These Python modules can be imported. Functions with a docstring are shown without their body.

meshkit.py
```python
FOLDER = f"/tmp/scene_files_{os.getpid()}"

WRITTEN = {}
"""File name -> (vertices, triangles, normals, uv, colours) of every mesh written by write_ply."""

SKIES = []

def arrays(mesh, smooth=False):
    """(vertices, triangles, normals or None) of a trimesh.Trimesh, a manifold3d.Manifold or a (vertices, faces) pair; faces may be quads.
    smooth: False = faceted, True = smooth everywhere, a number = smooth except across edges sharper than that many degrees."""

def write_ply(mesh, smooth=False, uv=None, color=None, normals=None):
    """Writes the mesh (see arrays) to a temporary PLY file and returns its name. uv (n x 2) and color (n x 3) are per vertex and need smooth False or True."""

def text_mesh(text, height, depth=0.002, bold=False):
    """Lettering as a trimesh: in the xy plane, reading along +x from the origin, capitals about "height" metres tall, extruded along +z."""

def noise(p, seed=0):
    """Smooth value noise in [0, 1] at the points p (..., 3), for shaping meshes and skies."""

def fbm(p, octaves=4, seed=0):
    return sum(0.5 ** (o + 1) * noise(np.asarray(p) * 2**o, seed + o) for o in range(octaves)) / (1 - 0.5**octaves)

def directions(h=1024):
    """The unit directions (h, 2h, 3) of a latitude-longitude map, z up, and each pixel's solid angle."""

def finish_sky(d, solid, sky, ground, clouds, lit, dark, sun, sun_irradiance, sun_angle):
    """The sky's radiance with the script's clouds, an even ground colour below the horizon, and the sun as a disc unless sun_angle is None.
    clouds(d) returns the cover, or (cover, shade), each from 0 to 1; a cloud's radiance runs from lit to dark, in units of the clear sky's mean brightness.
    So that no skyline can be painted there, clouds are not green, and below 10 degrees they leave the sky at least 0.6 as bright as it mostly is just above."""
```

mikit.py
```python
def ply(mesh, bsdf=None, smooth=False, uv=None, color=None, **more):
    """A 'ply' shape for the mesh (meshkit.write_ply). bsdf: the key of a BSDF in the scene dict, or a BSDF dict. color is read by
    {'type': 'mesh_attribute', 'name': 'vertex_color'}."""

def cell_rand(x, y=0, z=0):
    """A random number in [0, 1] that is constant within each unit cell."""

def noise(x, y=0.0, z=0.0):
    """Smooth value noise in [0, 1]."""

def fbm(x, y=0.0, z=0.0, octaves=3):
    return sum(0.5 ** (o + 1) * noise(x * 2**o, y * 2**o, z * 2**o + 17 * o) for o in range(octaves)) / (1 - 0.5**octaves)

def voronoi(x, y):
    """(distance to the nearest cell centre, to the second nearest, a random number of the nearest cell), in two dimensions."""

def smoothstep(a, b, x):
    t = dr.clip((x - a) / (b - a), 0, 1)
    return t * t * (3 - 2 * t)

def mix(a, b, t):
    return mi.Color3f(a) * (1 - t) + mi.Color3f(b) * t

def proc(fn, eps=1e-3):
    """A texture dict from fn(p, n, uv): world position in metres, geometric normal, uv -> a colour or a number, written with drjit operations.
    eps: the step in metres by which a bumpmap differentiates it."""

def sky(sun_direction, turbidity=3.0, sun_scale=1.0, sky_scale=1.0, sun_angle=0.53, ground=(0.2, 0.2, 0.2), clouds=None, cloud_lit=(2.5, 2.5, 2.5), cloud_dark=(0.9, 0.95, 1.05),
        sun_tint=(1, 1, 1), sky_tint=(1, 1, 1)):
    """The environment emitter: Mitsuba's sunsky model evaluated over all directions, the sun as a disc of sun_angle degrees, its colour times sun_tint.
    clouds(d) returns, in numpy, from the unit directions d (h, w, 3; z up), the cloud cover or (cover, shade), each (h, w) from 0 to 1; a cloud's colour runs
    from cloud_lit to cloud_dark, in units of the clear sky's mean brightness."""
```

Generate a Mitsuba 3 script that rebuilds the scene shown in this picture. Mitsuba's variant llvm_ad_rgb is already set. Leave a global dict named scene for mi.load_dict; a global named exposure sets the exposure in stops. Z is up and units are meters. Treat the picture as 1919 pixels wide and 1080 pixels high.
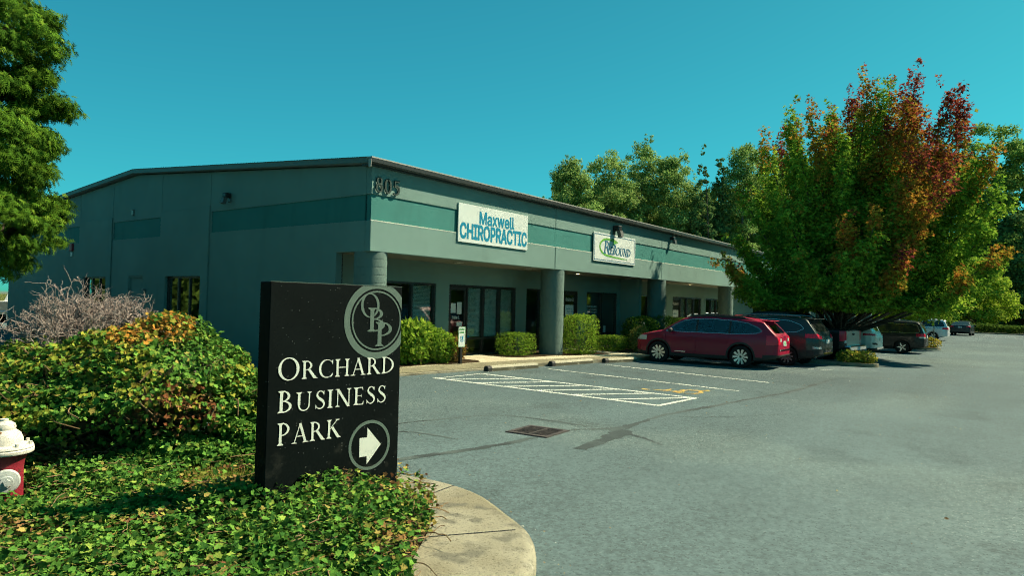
import math
import numpy as np
import trimesh
import manifold3d as m3
import mitsuba as mi
import drjit as dr
from shapely.geometry import Polygon, LineString, Point, MultiPolygon, box as sbox
from shapely import affinity
from shapely.ops import unary_union
import mikit
import meshkit
from mikit import proc, noise, fbm, voronoi, cell_rand, smoothstep, mix

PI = math.pi
T = mi.ScalarTransform4f
scene, labels = {}, {}

# ------------------------------------------------------------------ camera, sky, exposure
YAW, PITCH, ROLL = 0.64076, 0.02294, 0.02423
CAM = np.array([-11.747, -13.270, 1.85])
fwd = np.array([math.cos(YAW) * math.cos(PITCH), math.sin(YAW) * math.cos(PITCH), math.sin(PITCH)])
rgt = np.cross(fwd, [0, 0, 1.0]); rgt /= np.linalg.norm(rgt)
upv = np.cross(rgt, fwd)
upr = -math.sin(ROLL) * rgt + math.cos(ROLL) * upv
scene['camera'] = {'type': 'perspective', 'fov': 73.35, 'fov_axis': 'x', 'near_clip': 0.05, 'far_clip': 3000.0,
                   'to_world': T().look_at(origin=CAM.tolist(), target=(CAM + fwd).tolist(), up=upr.tolist())}
SUN_AZ, SUN_EL = math.radians(-38.0), math.radians(47.0)
sun_dir = [math.cos(SUN_AZ) * math.cos(SUN_EL), math.sin(SUN_AZ) * math.cos(SUN_EL), math.sin(SUN_EL)]
scene['sky'] = mikit.sky(sun_dir, turbidity=3.0, sun_scale=1.6, sky_scale=0.8, sun_tint=(0.95, 1.0, 0.95), sky_tint=(0.17, 1.02, 0.80), ground=(0.10, 0.13, 0.11))
exposure = 2.3


# ------------------------------------------------------------------ helpers
def zg(x):
    """The car park falls gently to the right."""
    t = np.clip((np.asarray(x, float) - 8) / 22, 0, 1)
    return -0.28 * t * t * (3 - 2 * t)


USED = {}


def uniq(key):
    n = USED.get(key, -1) + 1
    USED[key] = n
    return key if n == 0 else f'{key}_{n:03d}'


def thing(name, label, cat, group=None):
    k = uniq(name)
    labels[k] = {'label': label, 'category': cat}
    if group:
        labels[k]['group'] = group
    return k


def put(parent, name, mesh, mat, smooth=30, label=None, kind=None, color=None, to_world=None):
    """One entry: a part of PARENT, or a top-level entry when PARENT is None. mesh may be a ready ply dict."""
    k = uniq(f'{parent}__{name}' if parent else name)
    d = mesh if isinstance(mesh, dict) else mikit.ply(mesh, mat, smooth=smooth, color=color)
    if to_world is not None:
        d = {**d, 'to_world': to_world}
    scene[k] = d
    if label or kind:
        labels.setdefault(k, {})
        if label:
            labels[k]['label'] = label
        if kind:
            labels[k]['kind'] = kind
    return k


def struct(name, mesh, mat, smooth=False):
    return put(None, name, mesh, mat, smooth=smooth, kind='structure')


def single(name, label, cat, mesh, mat, smooth=30, group=None, color=None, kind=None):
    k = put(None, name, mesh, mat, smooth=smooth, color=color)
    labels[k] = {'label': label, 'category': cat}
    if group:
        labels[k]['group'] = group
    if kind:
        labels[k]['kind'] = kind
    return k


def cat(*ms):
    out = []
    for m in ms:
        if isinstance(m, (list, tuple)):
            out += list(m)
        else:
            out.append(m)
    return trimesh.util.concatenate(out)


def tm(man):
    m = man.to_mesh()
    return trimesh.Trimesh(np.array(m.vert_properties[:, :3]), np.array(m.tri_verts), process=False)


def man(mesh):
    return m3.Manifold(m3.Mesh(np.asarray(mesh.vertices, np.float32), np.asarray(mesh.faces, np.uint32)))


def bx(x0, x1, y0, y1, z0, z1, b=0.0):
    """A box with chamfered edges."""
    if b <= 0:
        m = trimesh.creation.box((x1 - x0, y1 - y0, z1 - z0))
        m.apply_translation([(x0 + x1) / 2, (y0 + y1) / 2, (z0 + z1) / 2])
        return m
    b = min(b, (x1 - x0) * .45, (y1 - y0) * .45, (z1 - z0) * .45)
    p = []
    for x, sx in ((x0, 1), (x1, -1)):
        for y, sy in ((y0, 1), (y1, -1)):
            for z, sz in ((z0, 1), (z1, -1)):
                p += [(x, y + sy * b, z + sz * b), (x + sx * b, y, z + sz * b), (x + sx * b, y + sy * b, z)]
    return tm(m3.Manifold.hull_points(np.array(p, float)))


def prism(poly, h, frame='xy', at=0.0):
    """Extrude a shapely polygon by h. frame xy: along +z from z=at; xz: along +y from y=at; yz: along +x from x=at."""
    geoms = getattr(poly, 'geoms', [poly])
    ms = [trimesh.creation.extrude_polygon(g, h, engine='earcut') for g in geoms if g.area > 1e-9]
    m = trimesh.util.concatenate(ms)
    v = m.vertices.copy()
    if frame == 'xy':
        v[:, 2] += at
    elif frame == 'xz':      # (x, z) -> y
        v = np.stack([v[:, 0], at + h - v[:, 2], v[:, 1]], 1)
    else:                    # (y, z) -> x
        v = np.stack([at + v[:, 2], v[:, 0], v[:, 1]], 1)
    return trimesh.Trimesh(v, m.faces, process=False)


def tube(points, radii, sides=8, cap=True):
    p = np.asarray(points, float)
    r = np.broadcast_to(radii, (len(p),)).astype(float)
    t = np.gradient(p, axis=0)
    t /= np.linalg.norm(t, axis=1, keepdims=True) + 1e-12
    a = np.cross(t[0], [0, 0, 1.0] if abs(t[0][2]) < .9 else [1.0, 0, 0])
    A = []
    for k in range(len(p)):
        a = a - t[k] * (a @ t[k])
        a /= np.linalg.norm(a) + 1e-12
        A.append(a)
    A = np.array(A)
    B = np.cross(t, A)
    ang = np.arange(sides) * 2 * PI / sides
    v = (p[:, None] + r[:, None, None] * (np.cos(ang)[None, :, None] * A[:, None] + np.sin(ang)[None, :, None] * B[:, None])).reshape(-1, 3)
    i, j = np.meshgrid(np.arange(len(p) - 1), np.arange(sides), indexing='ij')
    j2 = (j + 1) % sides
    q = np.stack([i * sides + j, i * sides + j2, (i + 1) * sides + j2, (i + 1) * sides + j], -1).reshape(-1, 4)
    f = np.vstack([q[:, [0, 1, 2]], q[:, [0, 2, 3]]])
    if cap:
        n = len(v)
        v = np.vstack([v, p[0], p[-1]])
        k = np.arange(sides); k2 = (k + 1) % sides
        f = np.vstack([f, np.stack([k2, k, k * 0 + n], 1), np.stack([k + n - sides, k2 + n - sides, k * 0 + n + 1], 1)])
    return trimesh.Trimesh(v, f, process=False)


def lathe(profile, sections=32, axis='z', at=(0, 0, 0)):
    m = trimesh.creation.revolve(np.array(profile, float), sections=sections)
    v = m.vertices.copy()
    if axis == 'y':
        v = np.stack([v[:, 0], -v[:, 2], v[:, 1]], 1)
    elif axis == '-y':
        v = np.stack([v[:, 0], v[:, 2], -v[:, 1]], 1)
    elif axis == 'x':
        v = np.stack([v[:, 2], v[:, 1], -v[:, 0]], 1)
    m = trimesh.Trimesh(v, m.faces, process=False)
    m.apply_translation(at)
    return m


def cyl(p0, p1, r, sides=16):
    return tube([p0, p1], r, sides)


def move(m, dx=0, dy=0, dz=0, rz=0.0):
    m = m.copy()
    if rz:
        m.apply_transform(trimesh.transformations.rotation_matrix(rz, [0, 0, 1]))
    m.apply_translation([dx, dy, dz])
    return m


def strips(poly, step=2.0):
    """The polygon cut along x so that it can follow the fall of the ground."""
    x0, y0, x1, y1 = poly.bounds
    xs = [x0] + [x for x in np.arange(8, 30.01, step) if x0 < x < x1] + [x1]
    return [g for a, b in zip(xs, xs[1:]) for g in getattr((poly.intersection(sbox(a, y0 - 1, b, y1 + 1))), 'geoms', [poly.intersection(sbox(a, y0 - 1, b, y1 + 1))]) if g.geom_type == 'Polygon' and g.area > 1e-7]


def sheet(poly, dz):
    """A flat sheet dz above the ground (follows zg)."""
    vs, fs, n = [], [], 0
    for whole in getattr(poly, 'geoms', [poly]):
        for g in strips(whole):
            v, f = trimesh.creation.triangulate_polygon(g, engine='earcut')
            v = np.asarray(v)
            vs.append(np.column_stack([v, zg(v[:, 0]) + dz])); fs.append(np.asarray(f) + n); n += len(v)
    m = trimesh.Trimesh(np.vstack(vs), np.vstack(fs), process=False)
    flip = m.face_normals[:, 2] < 0
    m.faces[flip] = m.faces[flip][:, ::-1]
    return m


def slab(poly, z0, z1):
    """An extruded slab that follows zg."""
    ms = []
    for whole in getattr(poly, 'geoms', [poly]):
        for g in strips(whole):
            m = trimesh.creation.extrude_polygon(g, z1 - z0, engine='earcut')
            v = m.vertices.copy(); v[:, 2] += z0 + zg(v[:, 0])
            ms.append(trimesh.Trimesh(v, m.faces, process=False))
    return trimesh.util.concatenate(ms)


def ribbon(pts, w):
    """A polygon along a polyline with a width at each point."""
    p = np.asarray(pts, float)
    w = np.broadcast_to(w, (len(p),))
    t = np.gradient(p, axis=0); t /= np.linalg.norm(t, axis=1, keepdims=True)
    n = np.stack([-t[:, 1], t[:, 0]], 1)
    return Polygon(np.vstack([p + n * w[:, None] / 2, (p - n * w[:, None] / 2)[::-1]])).buffer(0)


def spline(pts, n):
    """Catmull-Rom through the points."""
    p = np.asarray(pts, float)
    q = np.vstack([2 * p[0] - p[1], p, 2 * p[-1] - p[-2]])
    out = []
    for k in range(len(p) - 1):
        a, b, c, d = q[k:k + 4]
        for t in np.arange(n) / n:
            out.append(.5 * (2 * b + (c - a) * t + (2 * a - 5 * b + 4 * c - d) * t * t + (3 * b - a - 3 * c + d) * t ** 3))
    out.append(p[-1])
    return np.array(out)


# ------------------------------------------------------------------ materials
ALB = .66


def rgb(*c):
    return {'type': 'rgb', 'value': [float(x) for x in c]}


def mat(name, color, rough=0.6, metallic=0.0, spec=0.5, bump=None, bscale=0.002, coat=0.0, sheen=0.0, eps=1e-3):
    base = color if isinstance(color, dict) else rgb(*color)
    b = {'type': 'principled', 'base_color': base, 'roughness': rough if isinstance(rough, dict) else float(rough), 'specular': float(spec)}
    if metallic:
        b['metallic'] = float(metallic)
    if coat:
        b['clearcoat'] = float(coat); b['clearcoat_gloss'] = 0.97
    if sheen:
        b['sheen'] = float(sheen)
    if bump is not None:
        b = {'type': 'bumpmap', 'arbitrary': proc(bump, eps), 'scale': float(bscale), 'bsdf': b}
    scene[name] = {'type': 'twosided', 'bsdf': b}
    return name


def tone(c, amount=.15, scale=1.0, c2=None):
    """A colour with soft blotches and fine grain."""
    def fn(p, n, uv):
        f = fbm(p.x * scale + 3.1, p.y * scale, p.z * scale, 3)
        g = noise(p.x * 60 * scale, p.y * 60 * scale, p.z * 60 * scale)
        k = 1 + amount * (2 * f - 1) + amount * .4 * (2 * g - 1)
        col = mi.Color3f(*c) if c2 is None else mix(c, c2, smoothstep(.35, .65, f))
        return col * (k * ALB)
    return proc(fn)


def stucco(p, n, uv):
    return fbm(p.x * 45, p.y * 45, p.z * 45, 3)


# wall paint with weather streaks
def wall_paint(c, streak=.05):
    def fn(p, n, uv):
        a = fbm(p.x * .7, p.y * .7, p.z * .35 + 5, 3)
        s = fbm((p.x + p.y) * 3.0 + .3 * fbm(p.x * 2, p.y * 2, p.z * 2, 2), 1.0, p.z * .5, 3)
        g = noise(p.x * 55, p.y * 55, p.z * 55)
        b2 = fbm(p.x * 2.2, p.y * 2.2, p.z * 2.2 + 3, 3)
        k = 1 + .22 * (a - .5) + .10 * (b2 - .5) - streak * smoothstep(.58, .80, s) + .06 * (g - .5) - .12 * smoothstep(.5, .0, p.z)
        return mi.Color3f(*c) * (k * ALB)
    return proc(fn)


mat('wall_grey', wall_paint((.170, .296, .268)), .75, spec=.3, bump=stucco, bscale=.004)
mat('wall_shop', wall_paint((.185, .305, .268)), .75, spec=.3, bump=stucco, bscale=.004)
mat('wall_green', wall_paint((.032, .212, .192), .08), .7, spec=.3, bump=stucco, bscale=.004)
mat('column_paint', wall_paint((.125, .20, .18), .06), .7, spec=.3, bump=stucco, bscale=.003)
mat('groove_dark', (.03, .035, .033), .9)
mat('soffit_paint', tone((.19, .21, .18), .12, .8), .85, spec=.2)
mat('roof_trim', tone((.12, .17, .155), .12, 1.5), .5, spec=.4)
mat('gutter_dark', tone((.03, .036, .036), .2, 2), .45)
mat('trim_bright', tone((.36, .37, .34), .2, 2), .5)
mat('roof_sheet', tone((.16, .20, .19), .15, 1), .6)
mat('ledge_paint', tone((.55, .60, .52), .12, 3), .7)


def asphalt_color(p, n, uv):
    big = fbm(p.x * .13, p.y * .13, 2.0, 4)
    mid = fbm(p.x * .9, p.y * .9, 7.0, 4)
    g1, g2, g3 = noise(p.x * 34, p.y * 34, 3), noise(p.x * 80, p.y * 80, 5), noise(p.x * 13, p.y * 13, 8)
    d1, d2, r = voronoi(p.x * 46, p.y * 46)
    stone = smoothstep(.86, .98, r) * smoothstep(.42, .20, d1)
    pit = smoothstep(.16, .03, r) * smoothstep(.45, .25, d1)
    along = fbm(p.x * .05 + 4, p.y * .55 + .25 * fbm(p.x * .2, p.y * .2, 3.0, 2), 1.0, 3)
    wheel = smoothstep(.52, .68, along)
    worn = smoothstep(.50, .70, fbm(p.x * .35 + 9, p.y * .35, 4., 4))
    oil = smoothstep(.70, .80, fbm(p.x * .8 + 2, p.y * .8 + 5, 6., 3))
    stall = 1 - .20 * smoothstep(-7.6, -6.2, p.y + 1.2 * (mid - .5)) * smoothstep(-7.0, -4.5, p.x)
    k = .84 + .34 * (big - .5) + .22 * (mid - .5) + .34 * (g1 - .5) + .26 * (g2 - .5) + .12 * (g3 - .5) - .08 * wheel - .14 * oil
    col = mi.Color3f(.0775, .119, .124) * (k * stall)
    col = col + mi.Color3f(.014, .015, .010) * worn * (.4 + .8 * g1)
    return col + mi.Color3f(.13, .14, .12) * stone * (.25 + .6 * worn) - col * (pit * .45)


def asphalt_bump(p, n, uv):
    return noise(p.x * 120, p.y * 120, 1.0) + .6 * noise(p.x * 45, p.y * 45, 1.0)


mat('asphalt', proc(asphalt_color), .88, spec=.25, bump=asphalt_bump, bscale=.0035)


def sealer_color(p, n, uv):
    k = fbm(p.x * 3, p.y * 3, 1.0, 3)
    g = noise(p.x * 140, p.y * 140, 3)
    return mix((.026, .037, .036), (.048, .066, .063), smoothstep(.35, .65, k)) * (.8 + .4 * g)


mat('sealer', proc(sealer_color), .65, spec=.4, bump=asphalt_bump, bscale=.002)


def paint_color(c, wear=.42):
    def fn(p, n, uv):
        k = fbm(p.x * 9, p.y * 9, 2.0, 4)
        g = noise(p.x * 150, p.y * 150, 9)
        w = smoothstep(wear, wear + .22, k * .75 + g * .25)
        return mix((.145, .185, .165), c, w) * ((.9 + .2 * g) * ALB)
    return proc(fn)


mat('line_paint', paint_color((.60, .66, .60), .22), .7, spec=.3)
mat('line_faint', paint_color((.62, .67, .60), .33), .75, spec=.3)
mat('yellow_paint', paint_color((.62, .40, .07), .34), .7, spec=.3)


def concrete(c, moss=0.0):
    def fn(p, n, uv):
        a = fbm(p.x * 2.1, p.y * 2.1, p.z * 2.1, 4)
        b = fbm(p.x * 14, p.y * 14, p.z * 14, 3)
        g = noise(p.x * 130, p.y * 130, p.z * 130)
        pit = smoothstep(.80, .95, cell_rand(p.x * 70, p.y * 70, p.z * 70)) * .35
        col = mi.Color3f(*c) * (.72 + .38 * a + .28 * (b - .5) + .2 * (g - .5) - pit)
        return mix(col, (.09, .10, .05), smoothstep(.55, .75, b) * moss) * ALB
    return proc(fn)


def conc_bump(p, n, uv):
    return fbm(p.x * 70, p.y * 70, p.z * 70, 2) + .8 * fbm(p.x * 12, p.y * 12, p.z * 12, 2)


def kerb_color(p, n, uv):
    a = fbm(p.x * 1.7, p.y * 1.7, p.z * 1.7 + 2, 4)
    b = fbm(p.x * 7, p.y * 7, p.z * 7, 4)
    g = noise(p.x * 150, p.y * 150, p.z * 150)
    c = mix((.23, .215, .145), (.31, .30, .22), smoothstep(.35, .65, a))
    c = mix(c, (.12, .122, .095), smoothstep(.50, .72, b) * .75)
    scrape = smoothstep(.55, .75, fbm(p.x * 16, p.y * 16, p.z * 5, 3)) * smoothstep(.97, .80, n.z) * smoothstep(.15, .45, n.z)
    c = mix(c, (.50, .49, .43), scrape * .8)
    pit = smoothstep(.80, .95, cell_rand(p.x * 70, p.y * 70, p.z * 70)) * .3
    return c * ((.85 + .3 * g - pit) * .68)


mat('kerb_concrete', proc(kerb_color), .85, spec=.25, bump=conc_bump, bscale=.006)
mat('walk_concrete', concrete((.235, .222, .14), .25), .88, spec=.25, bump=conc_bump, bscale=.003)
mat('pad_concrete', concrete((.56, .52, .36), .05), .88, spec=.25, bump=conc_bump, bscale=.003)
def stop_color(p, n, uv):
    a = fbm(p.x * 5, p.y * 5, p.z * 9, 4)
    g = noise(p.x * 90, p.y * 90, p.z * 90)
    steep_dark = smoothstep(.28, .62, a + .22 * smoothstep(.6, .2, n.z)) * smoothstep(.8, .3, n.z)  # blotchy darker tone, stronger on the steep faces
    return mix(mi.Color3f(.34, .335, .25) * (.75 + .5 * a), (.075, .075, .05), steep_dark) * (.85 + .3 * g)


mat('stop_concrete', proc(stop_color), .88, spec=.25, bump=conc_bump, bscale=.005)
mat('stop_black', tone((.03, .034, .032), .3, 6), .8)


def soil_color(p, n, uv):
    a = fbm(p.x * 3, p.y * 3, 1.0, 4)
    g = noise(p.x * 50, p.y * 50, 2)
    return mix((.03, .021, .012), (.07, .05, .027), a) * (.6 + .8 * g)


mat('mulch', proc(soil_color), .95, spec=.1, bump=asphalt_bump, bscale=.02)


def lawn_color(p, n, uv):
    a = fbm(p.x * 1.3, p.y * 1.3, 1.0, 4)
    return mix((.035, .06, .013), (.10, .10, .035), smoothstep(.35, .7, a)) * (.8 + .4 * noise(p.x * 40, p.y * 40, 1))


mat('grass_ground', proc(lawn_color), .95, spec=.1, bump=asphalt_bump, bscale=.01)
mat('metal_black', tone((.018, .02, .02), .2, 3), .38, spec=.5)
mat('frame_bronze', tone((.022, .022, .02), .2, 3), .35, spec=.5)
mat('iron_rust', tone((.050, .047, .046), .3, 14, (.075, .066, .063)), .75, spec=.3)
mat('pit_shade_black', (.004, .004, .004), .9, spec=0)
mat('galv', tone((.38, .40, .38), .15, 4), .45, metallic=.6)
mat('white_plastic', tone((.72, .74, .70), .06, 5), .45)
mat('interior_grey', tone((.16, .16, .15), .1, 1), .9)
mat('interior_floor', tone((.12, .10, .085), .2, 1), .8)
mat('blind_slat', (.80, .82, .74), .7)
mat('glass_dark', (.012, .014, .014), .06, spec=.6)
scene['glass_shop'] = {'type': 'thindielectric', 'int_ior': 1.5, 'specular_transmittance': rgb(.34, .37, .36)}
scene['glass_car'] = {'type': 'thindielectric', 'int_ior': 1.5, 'specular_transmittance': rgb(.20, .28, .28)}


# ------------------------------------------------------------------ ground, car park, kerbs
struct('ground', sheet(sbox(-700, -700, 1500, 700), -.02), 'grass_ground')
LOT = sbox(-60, -60, 84, 60)
struct('parking_lot', sheet(LOT, 0.0), 'asphalt')

# storm drain hole is only a shallow frame laid in the asphalt
SEAL = [
    ([(-7.4, -7.15), (-6.03, -7.44), (-5.15, -7.67), (-4.4, -7.80), (-3.84, -7.84)], [.09, .11, .13, .12, .10]),
    ([(-3.1, -7.86), (-2.85, -8.0), (-2.6, -8.21), (-2.31, -8.38), (-1.6, -8.36), (-.76, -8.33), (.7, -8.51), (2.46, -8.74), (4.61, -9.01), (8.48, -9.1)], [.05, .06, .12, .20, .07, .10, .13, .10, .13, .08]),
    ([(-2.45, -8.3), (-2.67, -8.56), (-3.2, -8.62), (-4.1, -8.70)], [.16, .34, .22, .17]),
    ([(-2.67, -8.56), (-2.8, -8.95), (-3.09, -9.40)], [.14, .07, .04]),
    ([(-5.4, -6.35), (-4.84, -6.21), (-4.7, -6.75), (-4.69, -7.18)], [.05, .06, .05, .03]),
    ([(-5.0, -6.0), (-4.39, -5.75), (-3.4, -6.0), (-2.74, -6.29), (-2.54, -7.01), (-2.57, -7.92)], [.05, .06, .04, .06, .07, .08]),
    ([(8.48, -9.1), (9.8, -9.7), (11.19, -10.55), (13.36, -13.03)], [.05, .03, .04, .03]),
    ([(-.7, -8.6), (-.2, -9.1), (1.0, -9.9)], [.03, .025, .02]),
]
rs = np.random.default_rng(5)
for pts, w in SEAL:
    sp = spline(pts, 8)
    ww = np.interp(np.linspace(0, len(pts) - 1, len(sp)), np.arange(len(pts)), w)
    sp[:, :2] += rs.normal(0, .012, (len(sp), 2))
    put('parking_lot', 'sealed_crack', sheet(ribbon(sp, ww * rs.uniform(.75, 1.25, len(sp))), .004), 'sealer', smooth=False)


def line(a, b, w=.12, m='line_paint', label=None):
    put('parking_lot', 'painted_line', sheet(ribbon([a, b], w), .006), m, smooth=False, label=label)


L0, L1 = ((.55, -1.80), (.30, -7.76)), ((2.22, -1.98), (1.87, -7.86))
line(*L0); line(*L1)
line((.25, -7.78), (1.92, -7.88), .1)
for t in (.07, .22, .37, .52, .67, .82):                      # the hatching of the access aisle
    a = np.array(L0[0]) + (np.array(L0[1]) - L0[0]) * t
    b = np.array(L1[0]) + (np.array(L1[1]) - L1[0]) * (t + .17)
    line(tuple(a), tuple(b), .12)
line((.45, -1.90), (2.25, -1.93), .08)
line((4.77, -2.31), (3.79, -8.13), .115, 'line_faint')
line((7.42, -2.69), (6.19, -8.08), .115, 'line_faint')
for x in (12.15, 15.0, 18.9, 21.9, 24.9, 28.6, 32.4, 45.0, 48.0, 51.5, 56.0):
    line((x, -3.0), (x - .25, -8.4), .09, 'line_faint')
for x in (69.0, 72.5, 76.5, 79.5):
    line((x, -9.6), (x - .2, -12.8), .12, 'line_paint')

# the worn yellow wheelchair symbol, its foot towards the drive
ring = Point(0, 0).buffer(.42, 24).difference(Point(0, 0).buffer(.31, 24)).difference(Polygon([(0, 0), (1, .9), (-.25, 1.2), (-.6, .9)]))
sym = unary_union([ring, LineString([(-.10, .12), (-.18, .85)]).buffer(.07, cap_style=2), LineString([(-.10, .12), (.32, .10), (.52, -.42), (.70, -.38)]).buffer(.06, cap_style=2),
                   LineString([(-.15, .52), (.28, .50)]).buffer(.05, cap_style=2), Point(-.20, 1.05).buffer(.12)])
sym = affinity.translate(affinity.rotate(affinity.scale(sym, .85, .85, origin=(0, 0)), 8, origin=(0, 0)), 2.78, -7.32)
put('parking_lot', 'wheelchair_symbol', sheet(sym, .006), 'yellow_paint', smooth=False, label='worn yellow wheelchair symbol painted on the asphalt')

# storm drain
dk = thing('storm_drain', 'rusty square storm drain grate set in the asphalt', 'drain')
dc, dr_, dth = np.array([-3.46, -7.62]), .46, math.radians(-40)
fr = affinity.rotate(sbox(-.34, -.34, .34, .34).difference(sbox(-.28, -.28, .28, .28)), 4, origin=(0, 0))
put(dk, 'frame', move(prism(fr, .014, at=.002), dc[0], dc[1]), 'iron_rust')
put(dk, 'pit', move(prism(affinity.rotate(sbox(-.28, -.28, .28, .28), 4, origin=(0, 0)), .002, at=.003), dc[0], dc[1]), 'pit_shade_black')  # flat black sheet, the shade of the pit put into its colour
for i in range(8):
    x = -.245 + .07 * i
    bar = affinity.rotate(sbox(x - .013, -.28, x + .013, .28), 4, origin=(0, 0))
    put(dk, 'bar', move(prism(bar, .006, at=.0055), dc[0], dc[1]), 'iron_rust')
put(dk, 'bar', move(prism(affinity.rotate(sbox(-.28, -.012, .28, .012), 4, origin=(0, 0)), .007, at=.0057), dc[0], dc[1]), 'iron_rust')

# wheel stops
STOPS = [((2.79, -1.62), (4.80, -1.88), 'concrete wheel stop at the head of the hatched aisle, leftmost of the row'), ((5.54, -1.88), (7.57, -2.10), 'second concrete wheel stop, between the first one and the one by the red car'),
         ((7.95, -2.36), (9.47, -2.72), 'concrete wheel stop in front of the left front wheel of the red car')]
for a, b, lab in STOPS:
    k = thing('wheel_stop', lab, 'wheel stop', 'concrete wheel stops')
    a, b = np.array(a), np.array(b)
    ln, th = np.linalg.norm(b - a), math.atan2(*(b - a)[::-1])
    prof = Polygon([(-.085, 0), (.085, 0), (.088, .09), (.045, .145), (-.045, .145), (-.088, .09)])
    body = prism(prof, ln - .16, 'yz', .155)
    put(k, 'block', move(body, a[0], a[1], 0, th), 'stop_concrete', smooth=False)
    e = prism(affinity.scale(prof, 1.03, 1.03, origin=(0, 0)), .154, 'yz', 0)
    put(k, 'end_cap', move(e, a[0], a[1], 0, th), 'stop_black', smooth=False, label='black left end')  # black piece at the left end only

# pavement in front of the shops: kerb line from the fit of the photograph
KERB = spline([(-1.4, -.78), (.22, -1.03), (1.57, -1.17), (4.5, -1.6), (7.61, -2.13), (10.0, -2.62), (13, -2.75), (20, -2.8), (32, -2.8)], 6)
walk_front = [tuple(p) for p in KERB]
BED = [(1.05, .30), (2.4, .30), (3.05, .05), (4.35, -.05), (4.75, .35), (4.75, 1.82), (1.05, 1.82)]
BED2 = [(6.7, 1.82), (6.6, .55), (7.0, .18), (8.6, .0), (9.6, -.45), (11.3, -.72), (11.6, -.2), (11.9, 1.0), (11.9, 1.82)]
BED3 = [(13.0, 1.82), (12.7, -.6), (13.2, -1.35), (17.2, -1.7), (17.4, 1.82)]
walk_poly = Polygon(walk_front + [(32, 1.83), (-1.4, 1.83)])
walk_poly = walk_poly.buffer(0)
beds = unary_union([Polygon(b) for b in (BED, BED2, BED3)]).buffer(.12).buffer(-.06)
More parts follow.
